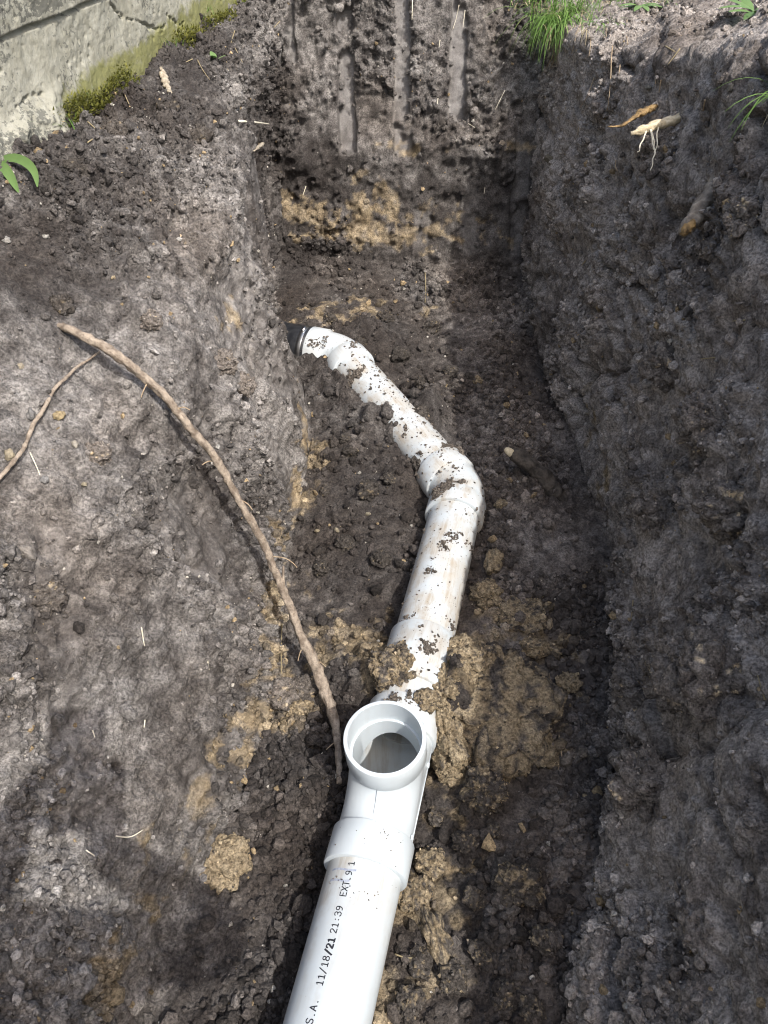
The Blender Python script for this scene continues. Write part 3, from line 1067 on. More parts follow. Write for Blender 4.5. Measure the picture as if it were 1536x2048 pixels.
def build_tee():
    up = np.array([-.055, -.05, 1.0])
    up -= hd * np.dot(up, hd) * 0.0
    up /= np.linalg.norm(up)
    R0, RH = .0555, .0600
    hz = .128
    arc = .092
    th = np.linspace(0, math.pi / 2, 14)
    arcpath = [TEE + hd * (-arc + arc * math.sin(t)) + up * (arc - arc * math.cos(t)) for t in th]
    arcpath = [TEE - hd * (arc + .02)] + arcpath + [TEE + up * (arc + .02)]
    V, F = tube(arcpath, R0 - .0004, 72, False)
    sweep = tmp_mesh(V, F)
    run = solid(TEE, hd, [(-.13, R0), (.1, R0)])
    branch = solid(TEE, up, [(0, R0 - .0002), (.105, R0 - .0002)])
    # the branch hub flares gently out of the body
    bhub = solid(TEE, up, [(.070, R0 - .004), (.076, R0 + .0002), (.084, RH), (hz - .0016, RH), (hz - .0005, RH - .0006), (hz, RH - .0018)])
    nhub = hub_solid(TEE, -hd, .098, .152, RH + .0010)
    fhub = hub_solid(TEE, hd, .066, .118, RH + .0008)
    o = boolean(run, [sweep, branch, bhub, nhub, fhub], 'UNION')
    r = .0505
    bore = solid(TEE, hd, [(-.3, r), (.3, r)])
    bup = solid(TEE, up, [(0, r - .0003), (.3, r - .0003)])
    sock = solid(TEE, up, [(.083, .0536), (.3, .0552)])
    arcin = [TEE - hd * (arc + .01)] + arcpath[1:-1] + [TEE + up * (arc + .012)]
    V, F = tube(arcin, r - .0006, 72, False)
    swin = tmp_mesh(V, F)
    snear = solid(TEE, -hd, [(.105, .0536), (.3, .0536)])
    sfar = solid(TEE, hd, [(.075, .0536), (.3, .0536)])
    o = boolean(o, [bore, bup, swin, sock, snear, sfar], 'DIFFERENCE')
    o.name = 'tee_fitting'
    me = o.data
    me.name = 'tee_fitting'
    me.materials.clear()
    me.materials.append(PVC)
    n = len(me.vertices)
    co = np.zeros(n * 3, np.float32)
    me.vertices.foreach_get('co', co)
    co = co.reshape(-1, 3)
    rel = co - TEE
    s = rel @ hd
    inside = np.linalg.norm(np.cross(rel, hd), axis=1) < .0512
    far = sstep(.04, .09, s)
    dirt = np.clip(.08 + .5 * far + .12 * (inside & (rel[:, 2] < -.01)), 0, 1)
    for k, v in (('dirt', dirt), ('along', s), ('around', rel[:, 0])):
        a = me.attributes.new(k, 'FLOAT', 'POINT')
        a.data.foreach_set('value', v.astype(np.float32))
    me.polygons.foreach_set('use_smooth', np.ones(len(me.polygons), bool))
    me.set_sharp_from_angle(angle=math.radians(32))
    o.parent = line_root
    o.matrix_parent_inverse = Matrix.Translation(-line_root.location)
    o['label'] = 'clean white tee fitting with its round mouth open upward'
    # mould seam down the outside of the sweep
    seam = []
    for t in np.linspace(0, math.pi / 2, 24):
        c = TEE + hd * (-arc + arc * math.sin(t)) + up * (arc - arc * math.cos(t))
        nn = -hd * math.sin(t) + up * math.cos(t)
        seam.append(c + nn * (R0 - .0002))
    V, F = tube(seam, .0007, 6)
    mesh_obj('mould_seam', V, F, PVC, o, True, {'dirt': np.full(len(V), .1)})
    sd = np.cross(hd, up)
    for s_, h_ in ((-.090, .012), (.030, .004)):
        c = TEE + hd * s_ + sd * (R0 - .001) + up * h_
        V, F = lathe(c, sd, [(0, .0048), (.003, .0045), (.0036, .003), (.0037, .0001)], 16)[:2]
        mesh_obj('moulding_nub', V, F, PVC, o, True, {'dirt': np.full(len(V), .1)})
    V, F = tube([TEE + hd * -.098 + sd * (R0 - .0003), TEE + hd * .066 + sd * (R0 - .0003)], .0016, 6)
    mesh_obj('mould_seam', V, F, PVC, o, True, {'dirt': np.full(len(V), .1)})


build_tee()

# printing on the near pipe, drawn as strokes and laid on the pipe's surface
GLYPH = {
    'S': [[(3.4, 5.2), (2.6, 6), (1.2, 6), (.4, 5.2), (.4, 4.2), (1.2, 3.3), (2.6, 2.8), (3.5, 1.9), (3.5, .9), (2.7, 0), (1.2, 0), (.3, .9)]],
    'A': [[(0.1, 0), (1.9, 6), (3.7, 0)], [(.8, 2), (3.1, 2)]],
    '.': [[(1.7, .15), (2.1, .15)]],
    '1': [[(.9, 4.9), (2.1, 6), (2.1, 0)], [(.8, 0), (3.3, 0)]],
    '/': [[(.2, -.5), (3.7, 6.5)]],
    '8': [[(1.9, 3.2), (.7, 3.8), (.5, 4.8), (1.1, 5.8), (1.9, 6), (2.7, 5.8), (3.3, 4.8), (3.1, 3.8), (1.9, 3.2), (.5, 2.4), (.2, 1.3), (.9, .2), (1.9, 0), (2.9, .2), (3.6, 1.3), (3.3, 2.4), (1.9, 3.2)]],
    '2': [[(.4, 4.7), (.8, 5.6), (1.8, 6), (2.9, 5.7), (3.4, 4.7), (3.1, 3.6), (.3, 0), (3.6, 0)]],
    '3': [[(.4, 5.2), (1.2, 6), (2.6, 6), (3.3, 5.2), (3.3, 4.1), (2.5, 3.2), (1.6, 3.1)], [(2.5, 3.2), (3.5, 2.3), (3.5, .9), (2.6, 0), (1.1, 0), (.3, .8)]],
    '9': [[(3.3, 3.6), (2.4, 2.7), (1.2, 2.8), (.4, 3.8), (.5, 5.1), (1.4, 6), (2.5, 5.9), (3.3, 5.0), (3.4, 3.0), (2.8, .9), (1.6, 0), (.7, .1)]],
    ':': [[(1.7, 1.0), (2.1, 1.0)], [(1.7, 4.0), (2.1, 4.0)]],
    'E': [[(3.5, 6), (.5, 6), (.5, 0), (3.5, 0)], [(.5, 3.1), (2.9, 3.1)]],
    'X': [[(.2, 6), (3.6, 0)], [(3.6, 6), (.2, 0)]],
    'T': [[(.1, 6), (3.7, 6)], [(1.9, 6), (1.9, 0)]],
    'U': [[(.4, 6), (.4, 1.2), (1.2, 0), (2.6, 0), (3.4, 1.2), (3.4, 6)]],
}
SIDE = np.array([HEAD.y, -HEAD.x, 0.0])       # right of the pipe


def on_pipe(y_run, ang, lift):
    """a point on the near pipe: distance along from Y=0, angle from the top (positive to the right)"""
    c = near_line(0.0) + hd * y_run
    return c + (PR + lift) * (SIDE * np.sin(ang) + np.array([0, 0, 1.0]) * np.cos(ang))


def stroke_ribbon(M, pts, half, f):
    """pts: 2-D polyline (metres along, metres across); f maps to the surface"""
    P = np.array(pts, float)
    Q = [P[0]]
    for a, b in zip(P[:-1], P[1:]):
        k = max(1, int(np.linalg.norm(b - a) / .0015))
        for i in range(1, k + 1):
            Q.append(a + (b - a) * i / k)
    Q = np.array(Q)
    T = np.gradient(Q, axis=0)
    T /= np.linalg.norm(T, axis=1, keepdims=True) + 1e-12
    Q[0] -= T[0] * half * .8
    Q[-1] += T[-1] * half * .8
    Nn = np.stack([-T[:, 1], T[:, 0]], 1)
    L = Q + Nn * half
    R = Q - Nn * half
    V = np.array([f(*q) for q in np.concatenate([L, R])])
    n = len(Q)
    i = np.arange(n - 1)
    F = np.concatenate([np.stack([i, i + 1, n + i + 1], 1), np.stack([i, n + i + 1, n + i], 1)])
    M.add(V, F)


def text_on_pipe(txt, run0, ang0, size, adv, half=.00068):
    M = Merge()
    u = size / 6.0
    for k, ch in enumerate(txt):
        for st in GLYPH.get(ch, []):
            pts = [(run0 + k * adv + gx * u, (gy - 3) * u) for gx, gy in st]
            # reading direction runs along the pipe; the letters' tops point to the left
            stroke_ribbon(M, pts, half, lambda a, b: on_pipe(a, ang0 - b / PR, .00025))
    return M


HX = math.hypot(1, .239)
def run_of(px, py):
    q = at_z(px, py, PZ + PR * .9)
    return float((q - near_line(0.0)) @ hd)


TA = math.radians(-17)
for txt, px, py in (('S.A.', 621, 2050), ('11/18/21', 650, 1976), ('21:39', 681, 1872), ('EXT.9', 700, 1798), ('1', 718, 1737)):
    M = text_on_pipe(txt, run_of(px, py), TA, .0088, .0088 * .80)
    o = M.build('printed_text', INK, near_pipe, False)
    o['label'] = 'black printed lettering on the pipe'
# second, overstruck "21" and slash in the date
M = text_on_pipe('/21', run_of(650, 1976) + 5 * .0088 * .8 + .0006, TA + .012, .0090, .0088 * .80, .0008)
M.build('printed_text', INK, near_pipe, False)
# bluish marker strokes round the pipe by the tee
for run, a0, a1 in ((run_of(700, 1741), -48, -8), (run_of(698, 1764), -46, -14)):
    M = Merge()
    A = np.linspace(math.radians(a0), math.radians(a1), 9)
    pts = [(run + .0007 * math.sin(k * .8), a * PR) for k, a in enumerate(A)]
    stroke_ribbon(M, pts, .0014, lambda a, b: on_pipe(a, b / PR, .0002))
    M.build('marker_stroke', MARKER, near_pipe, False)

# ------------------------------------------------------------------ loose crumb: nobody could count it
OCT_V = np.array([[1, 0, 0], [-1, 0, 0], [0, 1, 0], [0, -1, 0], [0, 0, 1], [0, 0, -1]], np.float32)
OCT_F = np.array([[0, 2, 4], [2, 1, 4], [1, 3, 4], [3, 0, 4], [2, 0, 5], [1, 2, 5], [3, 1, 5], [0, 3, 5]], np.int32)


def rand_rots(n):
    q = rng.normal(size=(n, 4)).astype(np.float32)
    q /= np.linalg.norm(q, axis=1, keepdims=True)
    w, x, y, z = q.T
    return np.stack([np.stack([1 - 2 * (y * y + z * z), 2 * (x * y - z * w), 2 * (x * z + y * w)], 1),
                     np.stack([2 * (x * y + z * w), 1 - 2 * (x * x + z * z), 2 * (y * z - x * w)], 1),
                     np.stack([2 * (x * z - y * w), 2 * (y * z + x * w), 1 - 2 * (x * x + y * y)], 1)], 1)


def crumbs(M, C, R, T, BV, BF, jit=0.35, squash=(0.55, 1.15)):
    n, k = len(C), len(BV)
    V = BV[None] * (1 + jit * rng.uniform(-1, 1, size=(n, k, 1)).astype(np.float32))
    V = V * rng.uniform(squash[0], squash[1], size=(n, 1, 3)).astype(np.float32) * R[:, None, None]
    V = np.einsum('nij,nkj->nki', rand_rots(n), V) + C[:, None]
    F = BF[None] + (np.arange(n) * k)[:, None, None]
    M.add(V.reshape(-1, 3), F.reshape(-1, 3), tint=np.repeat(T, k, 0), smear=0.0)


def scatter_crumb(n_small, n_big):
    P = GR['P']
    w = GR['area'] * (1 - 0.85 * GR['slick']) * (0.12 + GR['cr'] ** 2)
    w *= 0.8 + 0.4 * GR['floor']
    u, v, dp = project(P)
    m = (dp > .2) & (u > -160) & (u < 1700) & (v > -120) & (v < 2170) & (P[:, 1] < 2.75)
    w = np.where(m, w / np.clip(dp, .8, 3) ** 1.2, 0)
    w /= w.sum()
    M = Merge()
    for n, lo, hi, pw, (BV, BF) in ((n_small, .0011, .0026, 2.0, (OCT_V, OCT_F)), (n_big, .0022, .0110, 2.1, ICO[1])):
        i = rng.choice(len(P), n, p=w)
        r = lo * (1 - rng.random(n) * (1 - (lo / hi) ** pw)) ** (-1 / pw)
        r = r * (1 + 0.35 * GR['floor'][i])
        t = GR['tint'][i] * np.clip(np.exp(rng.normal(.04, .36, size=(n, 1))), .45, 1.8)
        pale = rng.random(n) < (.035 if lo < .002 else .012)
        pale &= r < .0055
        t[pale] = np.array([.42, .39, .34]) * rng.uniform(.6, 1.5, size=(pale.sum(), 1))
        yel = rng.random(n) < .02
        t[yel] = np.array([.36, .27, .16]) * rng.uniform(.7, 1.2, size=(yel.sum(), 1))
        C = P[i] + GR['N'][i] * (r * rng.uniform(.0, .75, n))[:, None] + rng.normal(size=(n, 3)) * .0012
        crumbs(M, C.astype(np.float32), r.astype(np.float32), t.astype(np.float32), BV, BF)
    # lumps of broken soil, mostly on the floor
    w2 = w * (0.15 + 1.2 * GR['floor'] + .25 * GR['bw'])
    w2 /= w2.sum()
    n = 3800
    i = rng.choice(len(P), n, p=w2)
    r = .0045 * (1 - rng.random(n) * (1 - (.0045 / .015) ** 2.4)) ** (-1 / 2.4)
    t = GR['tint'][i] * np.clip(np.exp(rng.normal(.0, .25, size=(n, 1))), .5, 1.8)
    C = P[i] + GR['N'][i] * (r * rng.uniform(.0, .6, n))[:, None]
    crumbs(M, C.astype(np.float32), r.astype(np.float32), t.astype(np.float32), *ICO[2], .16, (.65, 1.15))
    o = M.build('loose_soil_crumbs', SOIL, None, False)
    tag(o, 'loose dark crumbs of soil scattered over the trench walls and floor', None, None, 'stuff')


scatter_crumb(50000, 36000)


def pipe_crumbs():
    """crumbs of soil lying on the pipe and its fittings"""
    M = Merge()
    segs = [(near_line(.385), near_line(.43), PR, 14, .2), (TEE - hd * .152, TEE - hd * .10, .0612, 30, .2), (TEE + hd * .07, TEE + hd * .12, .0608, 90, 1.), (near_line(.73), near_line(.84), .0605, 420, 1.0), (near_line(.84), E1 - hd * .09, PR, 520, .8),
            (E1 - hd * .09, E1 - hd * .035, .0605, 380, 1.), (E1 - hd * .035, E1 + d12 * .035, .057, 360, 1.), (E1 + d12 * .035, E1 + d12 * .09, .0605, 380, 1.2), (E1 + d12 * .09, E2 - d12 * .09, PR, 1500, 1.2),
            (E2 - d12 * .09, E2 - d12 * .03, .0605, 200, 1.0), (E2 - d12 * .02, E2 + d23 * .09, .0605, 120, .8)]
    for a, b, r, n, big in segs:
        d = (b - a) / np.linalg.norm(b - a)
        sd = np.cross(d, [0, 0, 1.])
        N = n * 5
        s = rng.random(N)
        th = np.clip(rng.normal(0, .75, N), -1.4, 1.4)
        c = a + (b - a) * s[:, None]
        nn = sd * np.sin(th)[:, None] + np.array([0, 0, 1.]) * np.cos(th)[:, None]
        p = c + nn * r
        dens = perlin(p, 19., 141.) + 0.5 * perlin(p, 60., 142.)
        keep = ((dens > .42) & (rng.random(N) < .9)) | (rng.random(N) < .065)
        p, nn, dens = p[keep], nn[keep], dens[keep]
        k = len(p)
        rr = .0006 + .0026 * rng.random(k) ** 4 * big + .0060 * np.clip(dens - .35, 0, 1) * big
        t = np.array([.125, .106, .088]) * rng.uniform(.6, 1.6, size=(k, 1))
        crumbs(M, (p + nn * rr[:, None] * .35).astype(np.float32), rr.astype(np.float32), t.astype(np.float32), *(ICO[1]), 0.4, (.5, 1.2))
    o = M.build('soil_crumbs_on_pipe', SOIL, None, False)
    tag(o, 'dark soil crumbs stuck on the white pipe', None, None, 'stuff')


pipe_crumbs()


# ------------------------------------------------------------------ clods and stones
CLAY_A, CLAY_B = np.array([.215, .162, .098]), np.array([.385, .312, .208])
DARK_A, DARK_B = np.array([.045, .037, .031]), np.array([.125, .110, .096])


def clod_mesh(size, seed, clay, sub=4, rough=1.0, flatten=0.0):
    BV, BF = ICO[sub]
    V = BV.astype(np.float64).copy()
    off = seed * 7.31
    d = 0.34 * perlin(V, 1.3, off) + 0.20 * perlin(V, 2.9, off + 3)
    f1, f2, _ = worley(V, 1.7, off + 5)
    d += 0.22 * (0.6 - f1) - 0.16 * sstep(.14, .0, f2 - f1)
    g1, g2, _ = worley(V, 5.0, off + 9)
    d += rough * (0.11 * (0.5 - g1) + 0.05 * perlin(V, 9., off + 4) + 0.03 * perlin(V, 19., off + 6))
    V = V * (1 + d)[:, None]
    if flatten:
        V[:, 2] = np.sign(V[:, 2]) * np.abs(V[:, 2]) ** (1 - flatten) * 0.8
    n = 0.5 + 0.5 * perlin(BV, 2.2, off + 11) + 0.45 * perlin(BV, 6.5, off + 12) + 0.3 * perlin(BV, 14., off + 13)
    cm = sstep(.40, .60, n * 0.85 + (clay - 0.5) * 0.95 + 0.02 + 0.35 * perlin(BV, 24., off + 14))[:, None]
    v = np.clip(0.5 + 0.55 * perlin(BV, 8., off + 15) + 0.4 * perlin(BV, 3., off + 16), 0, 1)[:, None]
    T = (DARK_A * (1 - v) + DARK_B * v) * (1 - cm) + (CLAY_A * (1 - v) + CLAY_B * v) * cm
    return V * np.asarray(size), BF, T


CLODS = []


def clod(name, label, px, size, clay, seed, cat='clod', sub=4, lift=0.35, rz=0.0, tilt=(0, 0), group=None, rough=1.0, flatten=0.0, z=None, mat=None):
    c, nrm, _ = surf(*px)
    V, F, T = clod_mesh(size, seed, clay, sub, rough, flatten)
    if group and clay < .2:                     # the clod is of the same soil as the ground it came from
        near = VIS[(np.abs(GU - px[0]) < 40) & (np.abs(GV - px[1]) < 40)]
        T = T * np.clip(np.median(GR['tint'][near], 0).mean() / np.median(T), .7, 2.4)
    R = np.array(Matrix.Rotation(rz, 3, 'Z') @ Matrix.Rotation(tilt[0], 3, 'X') @ Matrix.Rotation(tilt[1], 3, 'Y'))
    V = V @ R.T
    c = c + np.array([0, 0, size[2] * lift]) + nrm * size[2] * 0.1
    if z is not None:
        c = at_z(px[0], px[1], z)
    o = mesh_obj(name, V, F, mat or SOIL, None, True, {'tint': T, 'smear': np.zeros(len(V))})
    o.location = c
    tag(o, label, cat, group)
    if size[0] > .017:
        CLODS.append((V + c, F, T))
    return o


clod('clay_slab', 'large slab of yellow clay and dark soil lying right of the tee', (1000, 1412), (.094, .108, .046), .66, 3.0, 'clay slab', 5, .25, .35, (.18, -.08), rough=.55, flatten=.45, z=.046)
clod('clay_lump', 'upper clay lump leaning on the big slab beside the pipe', (930, 1325), (.045, .04, .03), .8, 5.0, 'clay lump', 5, .2, .3)
clod('clay_lump', 'jagged lump of clay at the slab edge touching the tee', (893, 1470), (.028, .062, .042), .9, 8.0, 'clay lump', 5, .1, .2, z=.05)
clod('clay_lump', 'clay lump standing at the lower tip of the slab', (905, 1540), (.026, .024, .030), .95, 9.0, 'clay lump', 4, .1, .2)
clod('clay_chunk', 'broken grey and yellow clay chunk against the left of the pipe above the tee', (797, 1345), (.046, .044, .040), .60, 2.0, 'clay chunk', 5, .1, .5, (.2, .2), z=.092)
clod('clay_chunk', 'small clay piece perched on the buried pipe behind the tee mouth', (852, 1400), (.024, .018, .014), .70, 6.0, 'clay chunk', 4, .2, z=.112)
clod('clay_lump', 'clay lump lapping over the right side of the pipe above the tee', (888, 1372), (.026, .044, .034), .85, 7.0, 'clay lump', 5, .1, .15, z=.078)
clod('soil_clod', 'round dark clod flecked with clay lying under the slab tip', (966, 1590), (.034, .032, .030), .42, 11.0, 'clod', 5, .45)
clod('clay_lump', 'long upright clay lump right of the straight pipe', (985, 1130), (.017, .030, .020), .97, 12.0, 'clay lump', 4, .4, -.2)
clod('clay_lump', 'rounded clay lump right of the lower straight pipe', (970, 1193), (.031, .029, .022), .80, 13.0, 'clay lump', 5, .35)
clod('clay_lump', 'wide crumbled clay patch lump right of the rounded lump', (1040, 1235), (.050, .040, .016), .72, 14.0, 'clay lump', 5, .1, .4)
clod('clay_lump', 'square clay piece lying right of the big slab', (1133, 1372), (.021, .019, .015), .90, 15.0, 'clay lump', 4, .35)
clod('clay_lump', 'pair of clay crumbs pressed together above the big slab', (1065, 1300), (.028, .018, .014), .8, 16.0, 'clay lump', 4, .3)
clod('clay_pat', 'pale yellow flat pat of clay at the foot of the left wall', (452, 1712), (.040, .043, .018), 1.0, 17.0, 'clay pat', 5, .25, .3, rough=.8)
clod('clay_lump', 'clay lump on the floor left of the root tip', (598, 1420), (.022, .018, .015), .8, 18.0, 'clay lump', 4, .4)
clod('clay_shard', 'flat clay shard standing on edge right of the printed pipe', (868, 1872), (.014, .044, .024), .62, 19.0, 'clay shard', 4, .2, .35, (0, .5))
clod('clay_lump', 'clay faced clod by the lower right of the tee hub', (862, 1722), (.024, .020, .018), .7, 20.0, 'clay lump', 4, .3)
clod('clay_lump', 'clay lump against the printed pipe below its hub', (828, 1790), (.028, .026, .020), .7, 21.0, 'clay lump', 4, .2)
clod('soil_clod', 'dark clod with one smooth clay face on the shaded floor', (1035, 1768), (.034, .030, .026), .35, 22.0, 'clod', 5, .3)
clod('clay_lump', 'little clay knob by the shaded bend in the wall', (955, 765), (.014, .014, .011), .9, 23.0, 'clay lump', 4, .4)
clod('clay_lump', 'little clay knob right of the elbow hub', (1000, 1015), (.013, .013, .012), .9, 24.0, 'clay lump', 4, .4)
clod('soil_clod', 'dark clod lying on the far pipe half way to the bend', (832, 838), (.034, .026, .024), .12, 25.0, 'clod', 5, .1, z=.085)
clod('soil_clod', 'dark clod heaped on the lower left of the elbow', (845, 925), (.026, .022, .018), .05, 26.0, 'clod', 4, .2, z=.075)
k = 0
for px, py, r in ((735, 985, .026), (690, 1090, .020), (780, 960, .017), (640, 1140, .018), (700, 905, .018), (760, 1120, .022), (650, 985, .014), (610, 1380, .026), (560, 1390, .030), (690, 880, .014),
                  (720, 690, .022), (800, 715, .026), (860, 660, .028), (770, 640, .024), (900, 745, .020), (660, 640, .020), (845, 770, .018)):
    clod('soil_clod', 'dark soil clod among the crumbs left of the pipe' if px < 790 and py > 850 else 'dark soil clod on the rubble behind the far pipe', (px, py), (r, r * .85, r * .7), .12, 40.0 + k, 'clod', 4, .25,
         rng.uniform(0, 3), (rng.uniform(-.3, .3), rng.uniform(-.3, .3)), 'dark soil clods left of the pipe' if px < 790 and py > 850 else 'dark soil clods behind the far pipe')
    k += 1
for px, py, r in ((930, 1690, .018), (985, 1660, .014), (840, 1930, .020), (905, 1960, .022), (960, 1910, .018), (870, 1640, .014), (1010, 1990, .020), (820, 2010, .022), (1085, 1880, .020), (945, 1800, .016), (1150, 1960, .024), (1060, 2020, .018)):
    clod('soil_clod', 'dark soil clod on the shaded floor right of the printed pipe', (px, py), (r, r * .85, r * .7), .26, 60.0 + k, 'clod', 4, .25, rng.uniform(0, 3), (rng.uniform(-.3, .3), rng.uniform(-.3, .3)), 'dark soil clods right of the printed pipe')
    k += 1
for px, py, r, lab in ((1380, 1345, .05, 'big dark clod on the ledge of the right wall level with the clay slab'), (1480, 1000, .045, 'dark clod in the right wall level with the elbow, beyond the leaning block'), (1330, 1000, .05, 'leaning dark block of soil in the right wall level with the elbow'),
                       (1280, 1370, .040, 'dark clod at the foot of the right wall straight across from the clay slab'), (1440, 1330, .06, 'largest dark clod of the right wall, above the ledge'), (1300, 1560, .05, 'dark clod overhanging the foot of the right wall level with the tee'),
                       (1420, 830, .045, 'dark clod in the middle of the right wall below the thick root stub'), (1500, 420, .035, 'dark clod in the right wall just beyond the thick root stub'), (1340, 720, .04, 'dark clod in the right wall between root stub and wood stub')):
    clod('soil_clod', lab, (px, py), (r, r * 1.1, r * .9), .06, 80.0 + k, 'clod', 5, -.3, rng.uniform(0, 3), (rng.uniform(-.5, .5), rng.uniform(-.5, .5)), 'large clods in the right wall', 1.1)
    k += 1
for px, py, r in ((120, 610, .022), (370, 480, .026), (440, 720, .026), (480, 760, .024), (300, 640, .018), (190, 900, .022), (230, 260, .030), (330, 215, .024), (400, 265, .026), (150, 330, .022), (90, 1180, .026)):
    clod('soil_clod', 'dark soil clod standing out of the sunlit left wall', (px, py), (r, r * .9, r * .8), .06, 100.0 + k, 'clod', 4, -.45, rng.uniform(0, 3), (rng.uniform(-.5, .5), rng.uniform(-.5, .5)), 'clods in the left wall')
    k += 1


def clod_crumbs():
    """crumb sticking to the clods"""
    M = Merge()
    for V, F, T in CLODS:
        A, B, C = V[F[:, 0]], V[F[:, 1]], V[F[:, 2]]
        nn = np.cross(B - A, C - A)
        ar = np.linalg.norm(nn, axis=1)
        nn /= ar[:, None] + 1e-12
        w = ar * (nn[:, 2] > -.3)
        n = int(np.clip(w.sum() * .5 * 30000, 16, 1500))
        i = rng.choice(len(F), n, p=w / w.sum())
        u = rng.random((n, 2))
        u = np.where(u.sum(1, keepdims=True) > 1, 1 - u, u)
        p = A[i] + (B[i] - A[i]) * u[:, :1] + (C[i] - A[i]) * u[:, 1:]
        r = .0011 * (1 - rng.random(n) * .93) ** (-.5)
        t = T[F[i, 0]] * np.clip(np.exp(rng.normal(.0, .35, size=(n, 1))), .4, 2.)
        crumbs(M, (p + nn[i] * r[:, None] * .3).astype(np.float32), r.astype(np.float32), t.astype(np.float32), OCT_V, OCT_F)
    o = M.build('crumbs_on_clods', SOIL, None, False)
    tag(o, 'fine crumbs of soil and clay sticking to the clods', None, None, 'stuff')


clod_crumbs()


def stone(px, r, lab, grp, tone, seed):
    c, nrm, _ = surf(*px)
    BV, BF = ICO[3]
    r = r * .82
    V = BV * (1 + 0.45 * perlin(BV, 1.4, seed) + .14 * perlin(BV, 4., seed + 2) - .3 * (worley(BV, 1.6, seed)[0] - .4))[:, None] * np.array([r, r * .8, r * .6])
    V = V @ rot_rand().T
    T = np.tile(np.array(tone) * .68, (len(V), 1)) * (1 + .35 * perlin(BV, 4., seed + 4))[:, None]
    o = mesh_obj('stone', V, BF, SOIL, None, True, {'tint': T, 'smear': np.full(len(V), .7)})
    o.location = c + nrm * r * .25
    tag(o, lab, 'stone', grp)


for k, (px, py, r, tone) in enumerate(((60, 832, .011, (.24, .23, .22)), (245, 722, .012, (.30, .27, .23)), (116, 834, .010, (.42, .33, .19)), (16, 912, .010, (.40, .34, .24)), (52, 1108, .015, (.30, .27, .24)), (90, 475, .008, (.42, .40, .36)), (12, 480, .009, (.38, .36, .33)),
                                       (300, 500, .010, (.30, .28, .26)), (227, 552, .005, (.5, .40, .26)), (42, 735, .007, (.44, .38, .28)), (168, 970, .006, (.45, .39, .28)), (356, 478, .006, (.5, .48, .44)), (435, 895, .006, (.5, .48, .44)), (150, 890, .007, (.4, .36, .3)), (88, 958, .009, (.28, .27, .26)))):
    hue = 'yellowish' if tone[0] - tone[2] > .11 else 'whitish' if tone[0] > .37 else 'grey'
    stone((px, py), r, 'small %s stone stuck in the sunlit left wall' % hue, '%s stones in the left wall' % hue, tone, 3.3 * k)
for k, (px, py, r, tone) in enumerate(((720, 945, .006, (.36, .34, .30)), (672, 1062, .009, (.36, .31, .22)), (635, 1063, .008, (.40, .33, .22)), (735, 1030, .008, (.34, .30, .22)), (1100, 320, .020, (.19, .165, .12)), (1227, 340, .009, (.34, .26, .16)), (1300, 175, .010, (.26, .24, .2)), (1460, 175, .009, (.27, .25, .21)))):
    stone((px, py), r, 'pale stone lying among the dark crumbs left of the pipe' if py > 900 else 'pale stone stuck in the shaded right wall', 'stones left of the pipe' if py > 900 else 'stones in the right wall', tone, 50 + 3.3 * k)

# ------------------------------------------------------------------ roots and sticks


def path_on(pxs, lifts, n):
    """a course over the ground seen at these picture places, lifted along the ground's normal (eased distances)"""
    P = [surf(*q) for q in pxs]
    dep = np.array([p[2] for p in P]) - np.asarray(lifts)
    kk = np.arange(len(dep))
    if len(dep) > 5:
        dep = np.polyval(np.polyfit(kk, dep, 4), kk)
    pts = [at_depth(q[0], q[1], t) for q, t in zip(pxs, dep)]
    return smooth_path(pts, n)


# the long bare root that hangs down the left wall
pxs = [(105, 648), (145, 661), (205, 690), (262, 727), (320, 782), (380, 852), (430, 920), (475, 990), (515, 1060), (545, 1125), (567, 1190), (600, 1265), (635, 1340), (655, 1395), (668, 1450), (676, 1510), (678, 1568)]
P = path_on(pxs, [.0, .008, .02, .04, .06, .075, .085, .09, .10, .10, .10, .09, .07, .05, .03, .015, .008], 120)
P += 0.0042 * np.stack([perlin(P, 13., 1.), perlin(P, 13., 2.), perlin(P, 13., 3.)], 1) + 0.0012 * np.stack([perlin(P, 50., 4.), perlin(P, 50., 5.), perlin(P, 50., 6.)], 1)
u = np.linspace(0, 1, len(P))
R = np.interp(u, [0, .05, .12, .4, .55, .70, .80, .86, .93, 1], [.0045, .0060, .0068, .0062, .0060, .0072, .0094, .0092, .0060, .0046])
R = R * (1 + 0.05 * perlin(np.stack([u * 30, u * 0, u * 0], 1), 1.0, 3.))
root = empty('root', tuple(P[-1]))
tag(root, 'long bare tan root running down the left wall to the tee', 'root')
V, F = tube(P, R, 20, True, .42, 160.)
mesh_obj('stem', V, F, BARK, root)
for a, b in (((564, 1195), [(566, 1160), (567, 1132)]), ((548, 1112), [(570, 1115), (590, 1128), (594, 1135)]), ((432, 925), [(418, 920), (404, 930)]), ((660, 1400), [(672, 1412), (664, 1420)]), ((300, 765), [(288, 778), (282, 795)]), ((350, 815), [(366, 812), (380, 820)]), ((480, 1000), [(496, 1006), (505, 1020)]), ((612, 1290), [(600, 1302), (596, 1322)]), ((628, 1322), [(642, 1324), (652, 1334)]), ((672, 1480), [(660, 1492), (652, 1500)])):
    i = np.argmin((project(P)[0] - a[0]) ** 2 + (project(P)[1] - a[1]) ** 2)
    dp = project(P[i])[2]
    pts = [P[i]] + [at_depth(q[0], q[1], dp - .004 * (k + 1)) for k, q in enumerate(b)]
    rr = .0028 if a[1] == 1195 else .0010
    V, F = tube(smooth_path(pts, 12), np.linspace(rr, rr * .7, 12), 8, True, .1, 90.)
    mesh_obj('side_root', V, F, BARK if rr > .002 else HAIRROOT, root)

